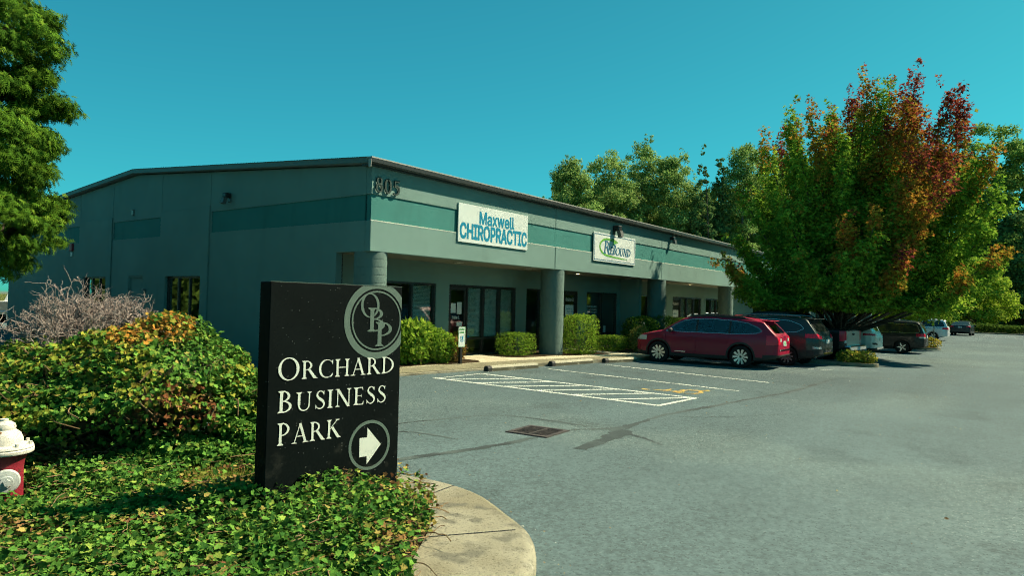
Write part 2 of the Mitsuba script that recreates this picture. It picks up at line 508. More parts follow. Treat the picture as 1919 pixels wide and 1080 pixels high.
# slabs of the pavement with joints between them
xs = [-1.4, .4, 2.1, 3.85, 5.6, 7.3, 9.05, 10.8, 12.55, 14.3, 16.0, 17.8, 19.6, 21.4, 23.1, 24.9, 26.7, 28.5, 30.2, 32]
struct('sidewalk', slab(walk_poly.buffer(-.02), -.25, .035), 'walk_concrete')
mid = [(x, float(np.interp(x, KERB[:, 0], KERB[:, 1])) + 1.35) for x in np.linspace(-1.4, 32, 60)]
front_zone = Polygon([(p[0], p[1] + .16) for p in walk_front] + mid[::-1]).buffer(0)
back_zone = Polygon(mid + [(32, 1.825), (-1.4, 1.825)]).buffer(0)
for zone in (front_zone, back_zone):
    for a, b in zip(xs, xs[1:]):
        g = zone.intersection(sbox(a + .006, -9, b - .006, 9)).difference(beds).buffer(-.006)
        for q in getattr(g, 'geoms', [g]):
            if q.area > .05:
                pad = zone is back_zone and (4.9 < q.centroid.x < 7.0)
                put('sidewalk', 'slab', slab(q, .0, .06 + (.004 if pad else 0)), 'pad_concrete' if zone is back_zone else 'walk_concrete', smooth=False)
kerb_poly = Polygon(walk_front + [(p[0], p[1] + .15) for p in walk_front[::-1]]).buffer(0)
for a, b in zip(np.arange(-1.4, 32, 3.0), np.arange(1.6, 35.1, 3.0)):
    g = kerb_poly.intersection(sbox(a + .004, -9, b - .004, 9))
    low = a < 4.0
    put('sidewalk', 'kerb_stone', slab(g, -.2, .045 if low else .10 if a < 9 else .12), 'kerb_concrete', smooth=False)
put('sidewalk', 'planting_bed', slab(beds.intersection(walk_poly), .0, .07), 'mulch', smooth=False)

# planted island with the sign: kerb, soil
ISL = spline([(-20, -15.2), (-13.5, -12.9), (-9.9, -11.75), (-8.75, -11.06), (-7.98, -10.70), (-7.47, -10.34), (-7.16, -9.88), (-6.88, -9.35), (-6.80, -8.8), (-6.9, -8.0), (-6.9, -6.9), (-7.0, -5.0), (-8.4, -3.3), (-12, -2.5), (-16, -2.6), (-21, -3.5)], 8)
isl = Polygon([tuple(p) for p in ISL] + [(-26, -9)]).buffer(0)
inner = isl.buffer(-.17)
kb = isl.difference(inner)
# the kerb has a rounded nose: lofted rings of shrinking outlines
rings = []
for off, z in ((0.0, -.05), (.004, .05), (.012, .085), (.030, .115), (.06, .137), (.10, .148), (.30, .15)):
    g = isl.buffer(-off, join_style=1)
    c = np.array(g.exterior.coords)[:-1]
    ls = LineString(np.vstack([c, c[:1]]))
    start = ls.project(Point(-26, -9))
    s = (start + np.linspace(0, 1, 500, endpoint=False) * ls.length) % ls.length
    rings.append(np.array([[*ls.interpolate(q).coords[0], z] for q in s]))
v = np.vstack(rings); n = 500
i, j = np.meshgrid(np.arange(len(rings) - 1), np.arange(n), indexing='ij'); j2 = (j + 1) % n
q = np.stack([i * n + j, i * n + j2, (i + 1) * n + j2, (i + 1) * n + j], -1).reshape(-1, 4)
km = trimesh.Trimesh(v, np.vstack([q[:, [0, 1, 2]], q[:, [0, 2, 3]]]), process=False)
if km.face_normals[:, 2].mean() < 0:
    km.faces = km.faces[:, ::-1]
struct('island_kerb', km, 'kerb_concrete', smooth=40)
# concrete apron of the kerb at its nose, then soil
apron = Polygon(spline([(-10.2, -11.9), (-8.75, -11.04), (-7.98, -10.68), (-7.47, -10.32), (-7.16, -9.86), (-6.90, -9.35), (-6.88, -8.8), (-7.05, -8.1), (-7.25, -8.15), (-7.25, -8.6), (-7.33, -9.0), (-7.55, -9.35), (-7.95, -9.72), (-8.55, -10.12), (-9.2, -10.6), (-10.4, -11.3)], 6)).buffer(0).intersection(isl.buffer(-.1))
put('island_kerb', 'apron', move(prism(apron, .12), 0, 0, .034), 'kerb_concrete', smooth=False)
for jp, ja in (((-7.55, -10.22), -.62), ((-6.9, -9.05), .10)):
    jl = LineString([(jp[0], jp[1]), (jp[0] - .75 * math.cos(ja), jp[1] - .75 * math.sin(ja))]).buffer(.006).intersection(isl.buffer(-.11))
    put('island_kerb', 'joint', move(prism(jl, .003), 0, 0, .1555), 'groove_dark', smooth=False)
SOIL_C = np.array([-10.2, -7.6])


def soil_h(x, y):
    """Height of the planted soil: it bulges a little towards the middle of the island."""
    d = np.hypot((np.asarray(x) - SOIL_C[0]) / 5.5, (np.asarray(y) - SOIL_C[1]) / 5.0)
    return .14 + .05 * np.clip(1 - d, 0, 1) ** .8 + .13 * np.exp(-((np.asarray(x) + 8.3) ** 2 + (np.asarray(y) + 8.9) ** 2) / .8) + .05 * (meshkit.noise(np.stack([np.asarray(x) * .9, np.asarray(y) * .9, np.asarray(x) * 0 + 2.5], -1)) - .5)


def grid_sheet(poly, step, hfun):
    x0, y0, x1, y1 = poly.bounds
    gx, gy = np.meshgrid(np.arange(x0, x1 + step, step), np.arange(y0, y1 + step, step), indexing='ij')
    from shapely import contains_xy
    ok = contains_xy(poly, gx, gy)
    idx = np.arange(gx.size).reshape(gx.shape)
    keep = ok[:-1, :-1] & ok[1:, :-1] & ok[1:, 1:] & ok[:-1, 1:]
    f = np.vstack([np.stack([idx[:-1, :-1][keep], idx[1:, :-1][keep], idx[1:, 1:][keep]], 1), np.stack([idx[:-1, :-1][keep], idx[1:, 1:][keep], idx[:-1, 1:][keep]], 1)])
    return trimesh.Trimesh(np.stack([gx, gy, hfun(gx, gy)], -1).reshape(-1, 3), f, process=False)


def soil_under(x, y):
    import shapely
    h = soil_h(x, y)
    d = shapely.distance(shapely.points(np.asarray(x), np.asarray(y)), apron)
    t = np.clip(d / .30, 0, 1)
    return .125 + (h - .125) * t


struct('soil', grid_sheet(isl.buffer(-.24), .10, soil_under), 'mulch', smooth=True)

# parking islands under the trees on the right
for cx, y0, y1, hw in ((15.25, -9.2, -2.7, .5), (20.4, -8.3, -2.7, .75), (36.3, -9.3, -3.0, .9)):
    g = LineString([(cx, y0 + hw), (cx, y1)]).buffer(hw)
    struct('parking_island', slab(g.difference(g.buffer(-.14)), -.1, .13), 'kerb_concrete')
    struct('island_soil', slab(g.buffer(-.135), -.1, .11), 'mulch')
# planted strip at the far end of the car park
struct('planting_strip', slab(sbox(83.2, -60, 84.0, 60), -.1, .14), 'kerb_concrete')


# ------------------------------------------------------------------ lettering: a roman capital face drawn from ellipses and stems
def ell(cx, cy, rx, ry):
    return affinity.translate(affinity.scale(Point(0, 0).buffer(1, 24), rx, ry), cx, cy)


def stem(x, w=.135, y0=0.0, y1=1.0, serif=.085, foot=True, head=True):
    g = [sbox(x - w / 2, y0, x + w / 2, y1)]
    for y, s, on in ((y0, 1, foot), (y1, -1, head)):
        if on:
            g.append(Polygon([(x - w / 2 - serif, y), (x + w / 2 + serif, y), (x + w / 2 + serif, y + s * .028), (x + w / 2, y + s * .10), (x - w / 2, y + s * .10), (x - w / 2 - serif, y + s * .028)]))
    return unary_union(g)


def diag(x0, y0, x1, y1, w):
    return Polygon([(x0 - w / 2, y0), (x0 + w / 2, y0), (x1 + w / 2, y1), (x1 - w / 2, y1)])


def foot(x, y, w=.30, s=1):
    return Polygon([(x - w / 2, y), (x + w / 2, y), (x + w / 2, y + s * .028), (x, y + s * .075), (x - w / 2, y + s * .028)])


def bowl(x, y0, y1, rx, w=.125, thin=.045):
    o = ell(x, (y0 + y1) / 2, rx, (y1 - y0) / 2).difference(ell(x, (y0 + y1) / 2, rx - w, (y1 - y0) / 2 - thin))
    return o.intersection(sbox(x, -1, x + 9, 2)).union(sbox(x - .12, y1 - thin, x + .01, y1)).union(sbox(x - .12, y0, x + .01, y0 + thin))


def glyph(c):
    if c == 'O':
        return ell(.50, .5, .50, .52).difference(affinity.rotate(ell(.50, .5, .365, .475), 6)), 1.0
    if c == 'C':
        o = ell(.48, .5, .48, .52).difference(ell(.52, .5, .385, .475)).difference(Polygon([(.55, .5), (1.3, 1.0), (1.3, 0.02)])).difference(sbox(.86, -.1, 1.2, 1.2))
        return o.union(Polygon([(.83, .98), (.86, .98), (.86, .74), (.84, .74), (.78, .86)])).union(Polygon([(.70, .08), (.86, .20), (.88, .16), (.75, .0)])), .88
    if c == 'D':
        return stem(.17).union(bowl(.17, 0, 1, .70, .135)), .90
    if c == 'R':
        return unary_union([stem(.17), bowl(.22, .46, 1, .40, .12), Polygon([(.36, .50), (.52, .52), (.93, 0), (.72, 0)]), foot(.86, 0, .2)]), .92
    if c == 'P':
        return stem(.17).union(bowl(.22, .42, 1, .40, .12)), .66
    if c == 'B':
        return unary_union([stem(.17), bowl(.22, .50, 1, .34, .115), bowl(.22, 0, .545, .42, .125)]), .70
    if c == 'H':
        return unary_union([stem(.17), stem(.78), sbox(.17, .50, .78, .548)]), .95
    if c == 'A':
        return unary_union([diag(.12, 0, .46, 1.02, .055), diag(.80, 0, .45, 1.02, .15), sbox(.24, .33, .70, .375), foot(.12, 0), foot(.80, 0, .34)]), .93
    if c == 'U':
        lower = ell(.45, .33, .315, .35).difference(ell(.46, .34, .235, .305)).intersection(sbox(0, -.2, 1, .33))
        return unary_union([stem(.185, .13, .32, 1, foot=False), stem(.735, .06, .32, 1, foot=False), lower]), .92
    if c == 'N':
        return unary_union([stem(.15, .055, 0, 1, .10, head=False), diag(.15, 1, .80, -.02, .16), stem(.815, .055, -.02, 1, .10, foot=False), sbox(.0, .97, .2, 1)]), .97
    if c == 'E':
        return unary_union([stem(.17), sbox(.2, .955, .56, 1), sbox(.2, 0, .60, .045), sbox(.2, .49, .48, .535), Polygon([(.56, 1), (.535, 1), (.51, .955), (.565, .83), (.585, .83)]),
                            Polygon([(.60, 0), (.58, 0), (.54, .045), (.61, .19), (.635, .19)]), sbox(.465, .43, .485, .60)]), .66
    if c == 'I':
        return stem(.17), .34
    if c == 'K':
        return unary_union([stem(.17), diag(.23, .50, .70, 1, .06), Polygon([(.30, .56), (.44, .62), (.90, 0), (.70, 0)]), foot(.84, 0, .22), foot(.70, 1, .24, -1)]), .92
    if c == 'S':
        p = spline([(.50, .84), (.36, .97), (.20, .93), (.13, .77), (.20, .63), (.33, .52), (.46, .40), (.52, .24), (.42, .06), (.24, .025), (.08, .14)], 8)
        w = np.interp(np.linspace(0, 1, len(p)), [0, .2, .35, .5, .65, .8, 1], [.04, .055, .10, .145, .11, .055, .04])
        return unary_union([ribbon(p, w).buffer(.003), Polygon([(.49, .98), (.515, .98), (.515, .77), (.49, .77), (.455, .85)]), Polygon([(.07, .02), (.045, .02), (.04, .25), (.065, .25), (.11, .15)])]), .58
    raise KeyError(c)


def word(text, cap, big=None, track=.06, x=0.0, y=0.0, width=None):
    """Small capitals: the first letter of height big, the others of height cap. Returns [(letter, polygon)]."""
    out, at = [], 0.0
    for i, c in enumerate(text):
        g, adv = glyph(c)
        h = (big or cap) if i == 0 else cap
        out.append((c, affinity.translate(affinity.scale(g, h, h, origin=(0, 0)), at, 0)))
        at += (adv + track) * h
    k = 1.0 if width is None else width / (at - track * cap)
    return [(c, affinity.translate(affinity.scale(g, k, 1, origin=(0, 0)), x, y)) for c, g in out]


# ------------------------------------------------------------------ the office building
OB = thing('office_building', 'long grey green single storey office building with a green band and round columns', 'building')
LX, DEP, RIDGE = 72.3, 25.0, 12.5
FASC_Z, BAND0, BAND1, WALLTOP = 3.10, 3.885, 4.553, 5.27
SHOP_Y = 1.85


def eave(y):
    return WALLTOP + .073 * (RIDGE - abs(y - RIDGE))


def pxz(poly, y, th, name, m, sub=None, smooth=False, label=None):
    return put(sub or OB, name, prism(poly, th, 'xz', y), m, smooth=smooth, label=label)


def pyz(poly, x, th, name, m, sub=None, label=None):
    return put(sub or OB, name, prism(poly, th, 'yz', x), m, smooth=False, label=label)


def bevel_panel(x0, x1, z0, z1, y, th, name, m):
    put(OB, name, bx(x0, x1, y, y + th, z0, z1, .010), m, smooth=False)


joints = [0.0, 8.55, 17.40, 26.35, 35.3, 44.2, 53.1, 62.0, LX]
for a, b in zip(joints, joints[1:]):
    g0, g1 = a + (.0 if a == 0 else .014), b - .014
    bevel_panel(g0, g1, FASC_Z, BAND0, 0.0, .20, 'fascia_panel', 'wall_grey')
    bevel_panel(g0, g1, BAND1, WALLTOP + .05, 0.0, .20, 'upper_panel', 'wall_grey')
    put(OB, 'green_band', bx(a + (.03 if a == 0 else 0.004), b - .004, .03, .19, BAND0 - .01, BAND1 + .01), 'wall_green', smooth=False)
    put(OB, 'band_ledge', bx(a + (0 if a == 0 else .004), b - .004, -.004, .031, BAND0 - .012, BAND0 + .014, .004), 'ledge_paint', smooth=False)
put(OB, 'joint_backing', bx(.05, LX - .05, .19, .22, FASC_Z + .02, WALLTOP), 'groove_dark', smooth=False)
# soffit of the walkway, boards about 3 m long
for a in np.arange(0.2, LX - .5, 3.6):
    put(OB, 'soffit_panel', bx(a + .004, min(a + 3.596, LX - .05), .205, SHOP_Y + .05, FASC_Z + .012, FASC_Z + .05), 'soffit_paint', smooth=False)
# gable wall on the left, with its panels
PAN = [(0, 7.55, 'band'), (7.55, 10.68, 'plain'), (10.68, 14.38, 'band'), (14.38, 17.25, 'plain'), (17.25, 24.98, 'band')]
hole_open = sbox(-.1, -.5, 1.31, FASC_Z)
win1, win2, door1 = sbox(7.98, .12, 10.24, 2.50), sbox(14.76, .12, 16.78, 2.50), sbox(11.90, -.6, 12.97, 2.53)
holes = unary_union([hole_open, win1, win2, door1])
for a, b, kind in PAN:
    a2, b2 = a + (.0 if a == 0 else .012), b - .012
    if kind == 'band':
        a3 = a2 + (.202 if a == 0 else 0)
        pyz(sbox(a3, -.6, b2, BAND0).difference(holes), 0.0, .2, 'wall_panel', 'wall_grey')
        if a == 0:
            pyz(sbox(.202, FASC_Z - .0, 1.5, FASC_Z + .01), .002, .19, 'wall_panel', 'wall_grey')
        top = Polygon([(a3, BAND1), (b2, BAND1), (b2, eave(b2))] + ([(RIDGE, eave(RIDGE))] if a2 < RIDGE < b2 else []) + [(a3, eave(a3))])
        pyz(top, 0.0, .2, 'wall_panel', 'wall_grey')
        pyz(sbox(a3 + .05, BAND0 - .01, b2 - .06, BAND1 + .01), .028, .16, 'green_band', 'wall_green')
        pyz(sbox(b2 - .062, BAND0 + .001, b2, BAND1 - .001), 0.0, .2, 'wall_panel', 'wall_grey')
    else:
        pyz(sbox(a2, -.6, b2, 4.72).difference(holes), -.035, .235, 'wall_panel', 'wall_grey')
        top = Polygon([(a2, 4.73), (b2, 4.73), (b2, eave(b2)), (a2, eave(a2))])
        pyz(top, 0.0, .2, 'wall_panel', 'wall_grey')
pyz(Polygon([(.25, -.6), (24.9, -.6), (24.9, eave(24.9) - .05), (RIDGE, eave(RIDGE) - .05), (.25, eave(.25) - .05)]).difference(holes), .2, .03, 'wall_backing', 'groove_dark')
# the corner return of the fascia panels seen on the left side
put(OB, 'rear_wall', bx(0, LX, DEP - .2, DEP - .02, -.6, eave(DEP)), 'wall_grey', smooth=False)
pyz(Polygon([(0, -.6), (DEP, -.6), (DEP, eave(DEP)), (RIDGE, eave(RIDGE)), (0.1, eave(.1)), (.1, FASC_Z), (SHOP_Y, FASC_Z), (SHOP_Y, -.6)]), LX - .2, .19, 'end_wall', 'wall_grey')
put(OB, 'floor', bx(.24, LX - .2, SHOP_Y + .2, DEP - .2, -.5, .055), 'interior_floor', smooth=False)
put(OB, 'partition', bx(.24, LX - .2, 6.4, 6.5, .056, 5.2), 'interior_grey', smooth=False)
for x in (9.1, 17.85, 27.0, 36.0, 45.0):
    put(OB, 'partition', bx(x - .06, x + .06, SHOP_Y + .22, 6.38, .056, 3.2), 'interior_grey', smooth=False)
put(OB, 'ceiling', bx(.24, LX - .2, SHOP_Y + .2, 6.38, 2.75, 2.80), 'interior_grey', smooth=False)

# roof
OVX, OVY = .20, .13
re_z = WALLTOP + .03 - .073 * OVY
rp = [(-OVY, re_z + .0), (RIDGE, re_z + .073 * (RIDGE + OVY)), (DEP + OVY, re_z)]
roof_sec = Polygon(rp + [(p[0], p[1] + .12) for p in rp[::-1]])
rk = pyz(roof_sec, -OVX + .03, LX + 2 * OVX - .06, 'roof', 'roof_sheet')
# gable trims: bright top flashing over a darker verge board
for x in (-OVX, LX + OVX - .03):
    verge = Polygon([(p[0], p[1] + .015) for p in rp] + [(p[0], p[1] + .145) for p in rp[::-1]])
    pyz(verge, x, .032, 'verge_board', 'roof_trim', rk)
    pyz(Polygon([(p[0], p[1] + .146) for p in rp] + [(p[0], p[1] + .165) for p in rp[::-1]]), x - .01, .06, 'flashing', 'roof_trim', rk)
# gutter along the front: a dark half box with a pale lip
gp = Polygon([(-OVY - .13, re_z + .115), (-OVY - .12, re_z + .02), (-OVY - .06, re_z - .01), (-OVY - .0, re_z - .01), (-OVY - .0, re_z + .115), (-OVY - .02, re_z + .115), (-OVY - .02, re_z + .01), (-OVY - .06, re_z + .01), (-OVY - .105, re_z + .035), (-OVY - .112, re_z + .115)])
for a, b in zip(np.arange(-OVX - .04, LX, 6.1), np.arange(-OVX + 6.05, LX + 6.2, 6.1)):
    pyz(gp, a + .002, min(b, LX + OVX) - a - .004, 'gutter', 'gutter_dark', rk)
pyz(sbox(-OVY - .135, re_z + .117, -OVY + .06, re_z + .150), -OVX - .05, LX + 2 * OVX, 'drip_edge', 'trim_bright', rk)
put(rk, 'gutter_end', bx(-OVX - .075, -OVX - .045, -OVY - .12, -OVY - .03, re_z - .12, re_z + .10, .01), 'trim_bright', smooth=False)
put(rk, 'eave_board', bx(-OVX + .03, LX + OVX, -OVY + .02, .20, re_z - .035, re_z - .003), 'gutter_dark', smooth=False)

# columns of split block courses
COLX = [.42, 9.06, 17.85, 27.05, 35.9, 44.8, 53.7, 62.6, 71.5]
prof = [(0, 0)]
for k in range(17):
    z0 = k * .205
    prof += [(.418, z0 + .006), (.425, z0 + .012), (.425, z0 + .196), (.418, z0 + .202)]
prof = [(r, min(z, 3.48)) for r, z in prof] + [(0, 3.485)]
col_mesh = lathe(prof, 48)
col_ply = mikit.ply(col_mesh, 'column_paint', smooth=25)
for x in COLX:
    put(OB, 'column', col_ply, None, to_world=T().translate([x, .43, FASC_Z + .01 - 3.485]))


# shop fronts in the set-back wall
def storefront(x0, x1, splits, doors=(), z0=.08, z1=2.44, transom=None, blinds=(), y=SHOP_Y + .03, label=None):
    """Bronze frames with glass; splits are the mullions' x, doors the spans that are doors, transom a rail near the foot."""
    bars = [sbox(x0, z0, x0 + .06, z1), sbox(x1 - .06, z0, x1, z1), sbox(x0, z1 - .06, x1, z1), sbox(x0, z0, x1, z0 + .06)]
    for s in splits:
        bars.append(sbox(s - .035, z0, s + .035, z1))
    if transom:
        for a, b in zip([x0] + list(splits), list(splits) + [x1]):
            if not any(d0 < (a + b) / 2 < d1 for d0, d1 in doors):
                bars.append(sbox(a, transom - .04, b, transom + .04))
    k = put(OB, 'storefront', prism(unary_union(bars), .11, 'xz', y), 'frame_bronze', smooth=False, label=label)
    edges = [x0 + .03] + list(splits) + [x1 - .03]
    for a, b in zip(edges, edges[1:]):
        c = (a + b) / 2
        isdoor = any(d0 < c < d1 for d0, d1 in doors)
        if isdoor:
            lf = sbox(a + .04, z0 + .02, b - .04, z1 - .07).difference(sbox(a + .13, z0 + .26, b - .13, z1 - .18))
            put(k, 'door', cat(prism(lf, .05, 'xz', y + .03), bx(b - .17, b - .14, y - .04, y - .01, .95, 1.25, .008), bx(b - .17, b - .14, y - .02, y + .03, .96, .99), bx(b - .17, b - .14, y - .02, y + .03, 1.21, 1.24)), 'frame_bronze', smooth=False)
            put(k, 'pane', prism(sbox(a + .12, z0 + .25, b - .12, z1 - .17), .004, 'xz', y + .055), 'glass_pane', smooth=False)
        else:
            put(k, 'pane', prism(sbox(a + .02, z0 + .05, b - .02, z1 - .05), .004, 'xz', y + .06), 'glass_pane', smooth=False)
            if any(d0 < c < d1 for d0, d1 in blinds):
                zz = np.arange((transom or z0) + .08, z1 - .08, .042)
                sl = [bx(a + .05, b - .05, y + .135, y + .165, z, z + .003) for z in zz]
                for s_ in sl:
                    s_.vertices[:, 2] += (s_.vertices[:, 1] - y - .15) * .9
                put(k, 'blind', cat(sl), 'blind_slat', smooth=False, kind='stuff')
    return k


scene['glass_pane'] = {'type': 'thindielectric', 'int_ior': 1.52, 'specular_transmittance': rgb(.80, .84, .82)}
SHOPS = [
    dict(x0=1.10, x1=4.46, splits=[2.25, 3.42], blinds=[(3.42, 4.46)]),
    dict(x0=5.10, x1=8.80, splits=[6.06, 6.95, 7.87], doors=[(5.1, 6.06)], transom=.62, blinds=[(6.06, 8.8)]),
    dict(x0=9.46, x1=13.20, splits=[10.4, 11.3, 12.15], doors=[(12.15, 13.2)], transom=.62),
    dict(x0=13.95, x1=16.68, splits=[15.3], transom=.62),
    dict(x0=18.9, x1=22.15, splits=[20.0, 21.1]),
    dict(x0=23.0, x1=27.0, splits=[24.1, 25.0, 26.0], doors=[(23.0, 24.1)], transom=.62, blinds=[(24.1, 25.0), (25.0, 26.0)]),
    dict(x0=27.75, x1=31.5, splits=[28.7, 29.6, 30.5], doors=[(30.5, 31.5)], transom=.62, blinds=[(28.7, 29.6)]),
    dict(x0=36.6, x1=40.2, splits=[37.8, 39.0]), dict(x0=41.0, x1=44.6, splits=[42.0, 43.2], doors=[(41, 42)]),
    dict(x0=45.4, x1=49.0, splits=[46.4, 47.6], doors=[(45.4, 46.4)]), dict(x0=54.4, x1=58.0, splits=[55.4, 56.6]), dict(x0=63.4, x1=67.0, splits=[64.4, 65.6])]
shop = sbox(0.201, -.6, LX - .2, FASC_Z + .06)
for s in SHOPS:
    shop = shop.difference(sbox(s['x0'] - .004, s.get('z0', .08) - (.7 if s.get('doors') else 0), s['x1'] + .004, 2.444))
for a, b in zip(joints, joints[1:]):
    pxz(shop.intersection(sbox(a + .004, -1, b - .004, 9)), SHOP_Y, .2, 'shop_wall', 'wall_shop')
for s in SHOPS:
    storefront(**s)
for s in SHOPS:
    if s.get('doors'):
        put(OB, 'threshold', bx(s['x0'], s['x1'], SHOP_Y + .002, SHOP_Y + .19, -.5, .078), 'kerb_concrete', smooth=False)
# a side wall panel between the second and the third shop
put(OB, 'wing_wall', bx(17.0, 17.25, .9, SHOP_Y - .003, -.5, FASC_Z + .008), 'wall_shop', smooth=False)

# windows and door of the gable wall
for w_, nm in ((win1, 'window'), (win2, 'window')):
    y0, z0, y1, z1 = w_.bounds
    ys = [y0, y0 + (y1 - y0) * .36, y0 + (y1 - y0) * .68, y1]
    bars = [sbox(y0, z0, y1, z1).difference(sbox(y0 + .06, z0 + .06, y1 - .06, z1 - .06))] + [sbox(q - .035, z0, q + .035, z1) for q in ys[1:3]]
    k = put(OB, nm, prism(unary_union(bars), .08, 'yz', .06), 'frame_bronze', smooth=False)
    for a, b in zip(ys, ys[1:]):
        put(k, 'pane', prism(sbox(a + .02, z0 + .03, b - .02, z1 - .03), .004, 'yz', .10), 'glass_pane', smooth=False)
k = put(OB, 'side_door', prism(sbox(11.96, 0, 12.91, 2.46), .05, 'yz', .07), 'wall_grey', smooth=False)
put(k, 'door_frame', prism(sbox(11.90, -.05, 12.97, 2.53).difference(sbox(11.962, -.1, 12.908, 2.462)), .14, 'yz', .03), 'wall_grey', smooth=False)
put(k, 'handle', cat(cyl((.02, 12.05, 1.05), (.08, 12.05, 1.05), .012), cyl((.02, 12.05, 1.05), (.02, 12.17, 1.05), .012)), 'metal_black')
put(OB, 'partition', bx(3.0, 3.1, 6.6, 24, .056, 5.0), 'interior_grey', smooth=False)

# lights in the soffit: two of them are on
def downlight(x, y, lit):
    k = thing('soffit_light', ('lit round downlight in the walkway soffit ' if lit else 'unlit round downlight in the walkway soffit ') + {4.4: 'above the first shop window', 8.1: 'just left of the second column', 11.5: 'to the right of the second column', 15.8: 'before the third column', 22.9: 'to the right of the third column'}[x], 'light')
    put(k, 'rim', lathe([(.07, 0), (.15, 0), (.155, .012), (.15, .028), (.07, .028)], 28, at=(x, y, FASC_Z - .018)), 'trim_bright', smooth=30)
    lens = lathe([(0, 0), (.10, .004), (.11, .02), (0, .02)], 28, at=(x, y, FASC_Z - .020))
    d = mikit.ply(lens, 'white_plastic', smooth=30)
    if lit:
        d['emitter'] = {'type': 'area', 'radiance': rgb(9, 6.6, 3.0)}
    put(k, 'lens', d, None)


for x, lit in ((4.4, False), (8.1, False), (11.5, True), (15.8, False), (22.9, True)):
    downlight(x, .85, lit)

# ------------------------------------------------------------------ signs and fittings on the building
def on_front(mesh, x, z, y):
    """A mesh drawn in the xy plane (extruded along +z) put on the front at (x, z), its face towards the car park."""
    v = mesh.vertices
    f = np.stack([v[:, 0] + x, y - v[:, 2], v[:, 1] + z], 1)
    return trimesh.Trimesh(f, mesh.faces, process=False)


def letters(parent, mesh, m, name='letter'):
    for c in sorted(trimesh.Trimesh(mesh.vertices, mesh.faces, process=True).split(only_watertight=False), key=lambda q: (round(q.bounds[0][2], 1), q.bounds[0][0])):
        put(parent, name, c, m, smooth=False)


def fit_text(text, x0, x1, zcap, bold=True, depth=.004):
    m = meshkit.text_mesh(text, zcap, depth, bold=bold)
    a, b = m.vertices[:, 0].min(), m.vertices[:, 0].max()
    m.vertices[:, 0] = (m.vertices[:, 0] - a) / (b - a) * (x1 - x0)
    return m


mat('sign_white', tone((.68, .77, .73), .06, 1.2), .5, spec=.4)
mat('sign_blue', (.006, .17, .27), .5, spec=.2)
mat('sign_navy', (.02, .10, .16), .5)
mat('sign_green', tone((.16, .42, .06), .35, 3), .5)
mat('sign_green_dark', (.05, .26, .05), .5)
mat('sign_grey', (.42, .46, .44), .6)
mat('digit_metal', tone((.042, .072, .066), .1, 5), .6, spec=.15)
mat('paper_white', tone((.62, .66, .62), .08, 3), .8)

mk = thing('shop_sign', 'white rectangular clinic sign with blue lettering on the fascia', 'sign')
put(mk, 'board', bx(3.30, 6.79, -.045, -.012, 3.63, 4.77, .006), 'sign_white', smooth=False)
for x in (3.6, 5.05, 6.5):
    put(mk, 'batten', bx(x - .03, x + .03, -.0125, .0, 3.7, 4.7), 'metal_black', smooth=False)
def heavy(m, d):
    """The lettering with its strokes made d bolder all round."""
    tris = m.triangles[m.face_normals[:, 2] > .9][:, :, :2]
    g = unary_union([Polygon(t).buffer(1e-4) for t in tris]).buffer(d, join_style=2)
    return on_front(prism(g, .004), *HV[0])


HV = [(4.26, 4.25, -.0455 - .0004 * i) for i in range(3)]
letters(mk, heavy(fit_text('Maxwell', 4.26, 6.02, .36), .006), 'sign_blue')
m2 = fit_text('CHIROPRACTIC', 3.38, 6.73, .43)
HV = [(3.38, 3.76, -.0455 - .0004 * i) for i in range(3)]
letters(mk, heavy(m2, .011), 'sign_blue')
put(mk, 'screw', cat([lathe([(0, 0), (.018, 0), (.014, .008), (0, .01)], 10, '-y', (x, -.045, z)) for x in (3.36, 4.5, 5.6, 6.73) for z in (3.69, 4.71)]), 'galv')

rb = thing('shop_sign', 'white sign with a blue border and a green arrow logo on the fascia', 'sign')
put(rb, 'board', bx(11.13, 14.62, -.06, -.025, 3.58, 4.70, .006), 'sign_white', smooth=False)
for x in (11.5, 12.9, 14.3):
    put(rb, 'batten', bx(x - .03, x + .03, -.0255, .0, 3.7, 4.6), 'metal_black', smooth=False)
put(rb, 'border', prism(sbox(11.17, 3.63, 14.58, 4.65).difference(sbox(11.20, 3.66, 14.55, 4.62)), .004, 'xz', -.064), 'sign_navy', smooth=False)
W0, H0 = 3.49, 1.12


def rbp(u, v):        # fractions of the board, v downward
    return 11.13 + u * W0, 4.70 - v * H0


arc = spline([rbp(.46, .24), rbp(.36, .19), rbp(.26, .20), rbp(.17, .30), rbp(.135, .47), rbp(.17, .64), rbp(.25, .74), rbp(.38, .775), rbp(.58, .80), rbp(.80, .815)], 10)
aw = np.interp(np.linspace(0, 1, len(arc)), [0, .25, .5, .75, 1], [.085, .09, .10, .08, .012])
head = Polygon([rbp(.41, .10), rbp(.565, .25), rbp(.415, .38), rbp(.455, .265), rbp(.40, .235)])
put(rb, 'arrow_logo', prism(unary_union([ribbon(arc, aw), head]), .004, 'xz', -.0645), 'sign_green', smooth=False)
put(rb, 'arrow_logo', prism(unary_union([ribbon(arc + [.012, -.028], aw * .35), Polygon([rbp(.565, .25), rbp(.415, .38), rbp(.435, .31)])]), .004, 'xz', -.0665), 'sign_green_dark', smooth=False)
let = word('REBOUND', .30, .50, .03, 0, 0)
let = [(c, (affinity.scale(g, 1, 1.35, origin=(0, 0)) if i == 2 else g)) for i, (c, g) in enumerate(let)]
xx1 = max(g.bounds[2] for c, g in let)
x0_, zb_ = rbp(.215, .70)
kx = (rbp(.885, 0)[0] - x0_ - .08) / xx1
for c, g in let:
    g = affinity.skew(affinity.scale(g.buffer(.012), kx, 1, origin=(0, 0)), xs=12, origin=(0, 0))
    put(rb, 'letter', prism(affinity.translate(g, x0_, zb_), .004, 'xz', -.0685), 'sign_navy', smooth=False)
rs = np.random.default_rng(3)


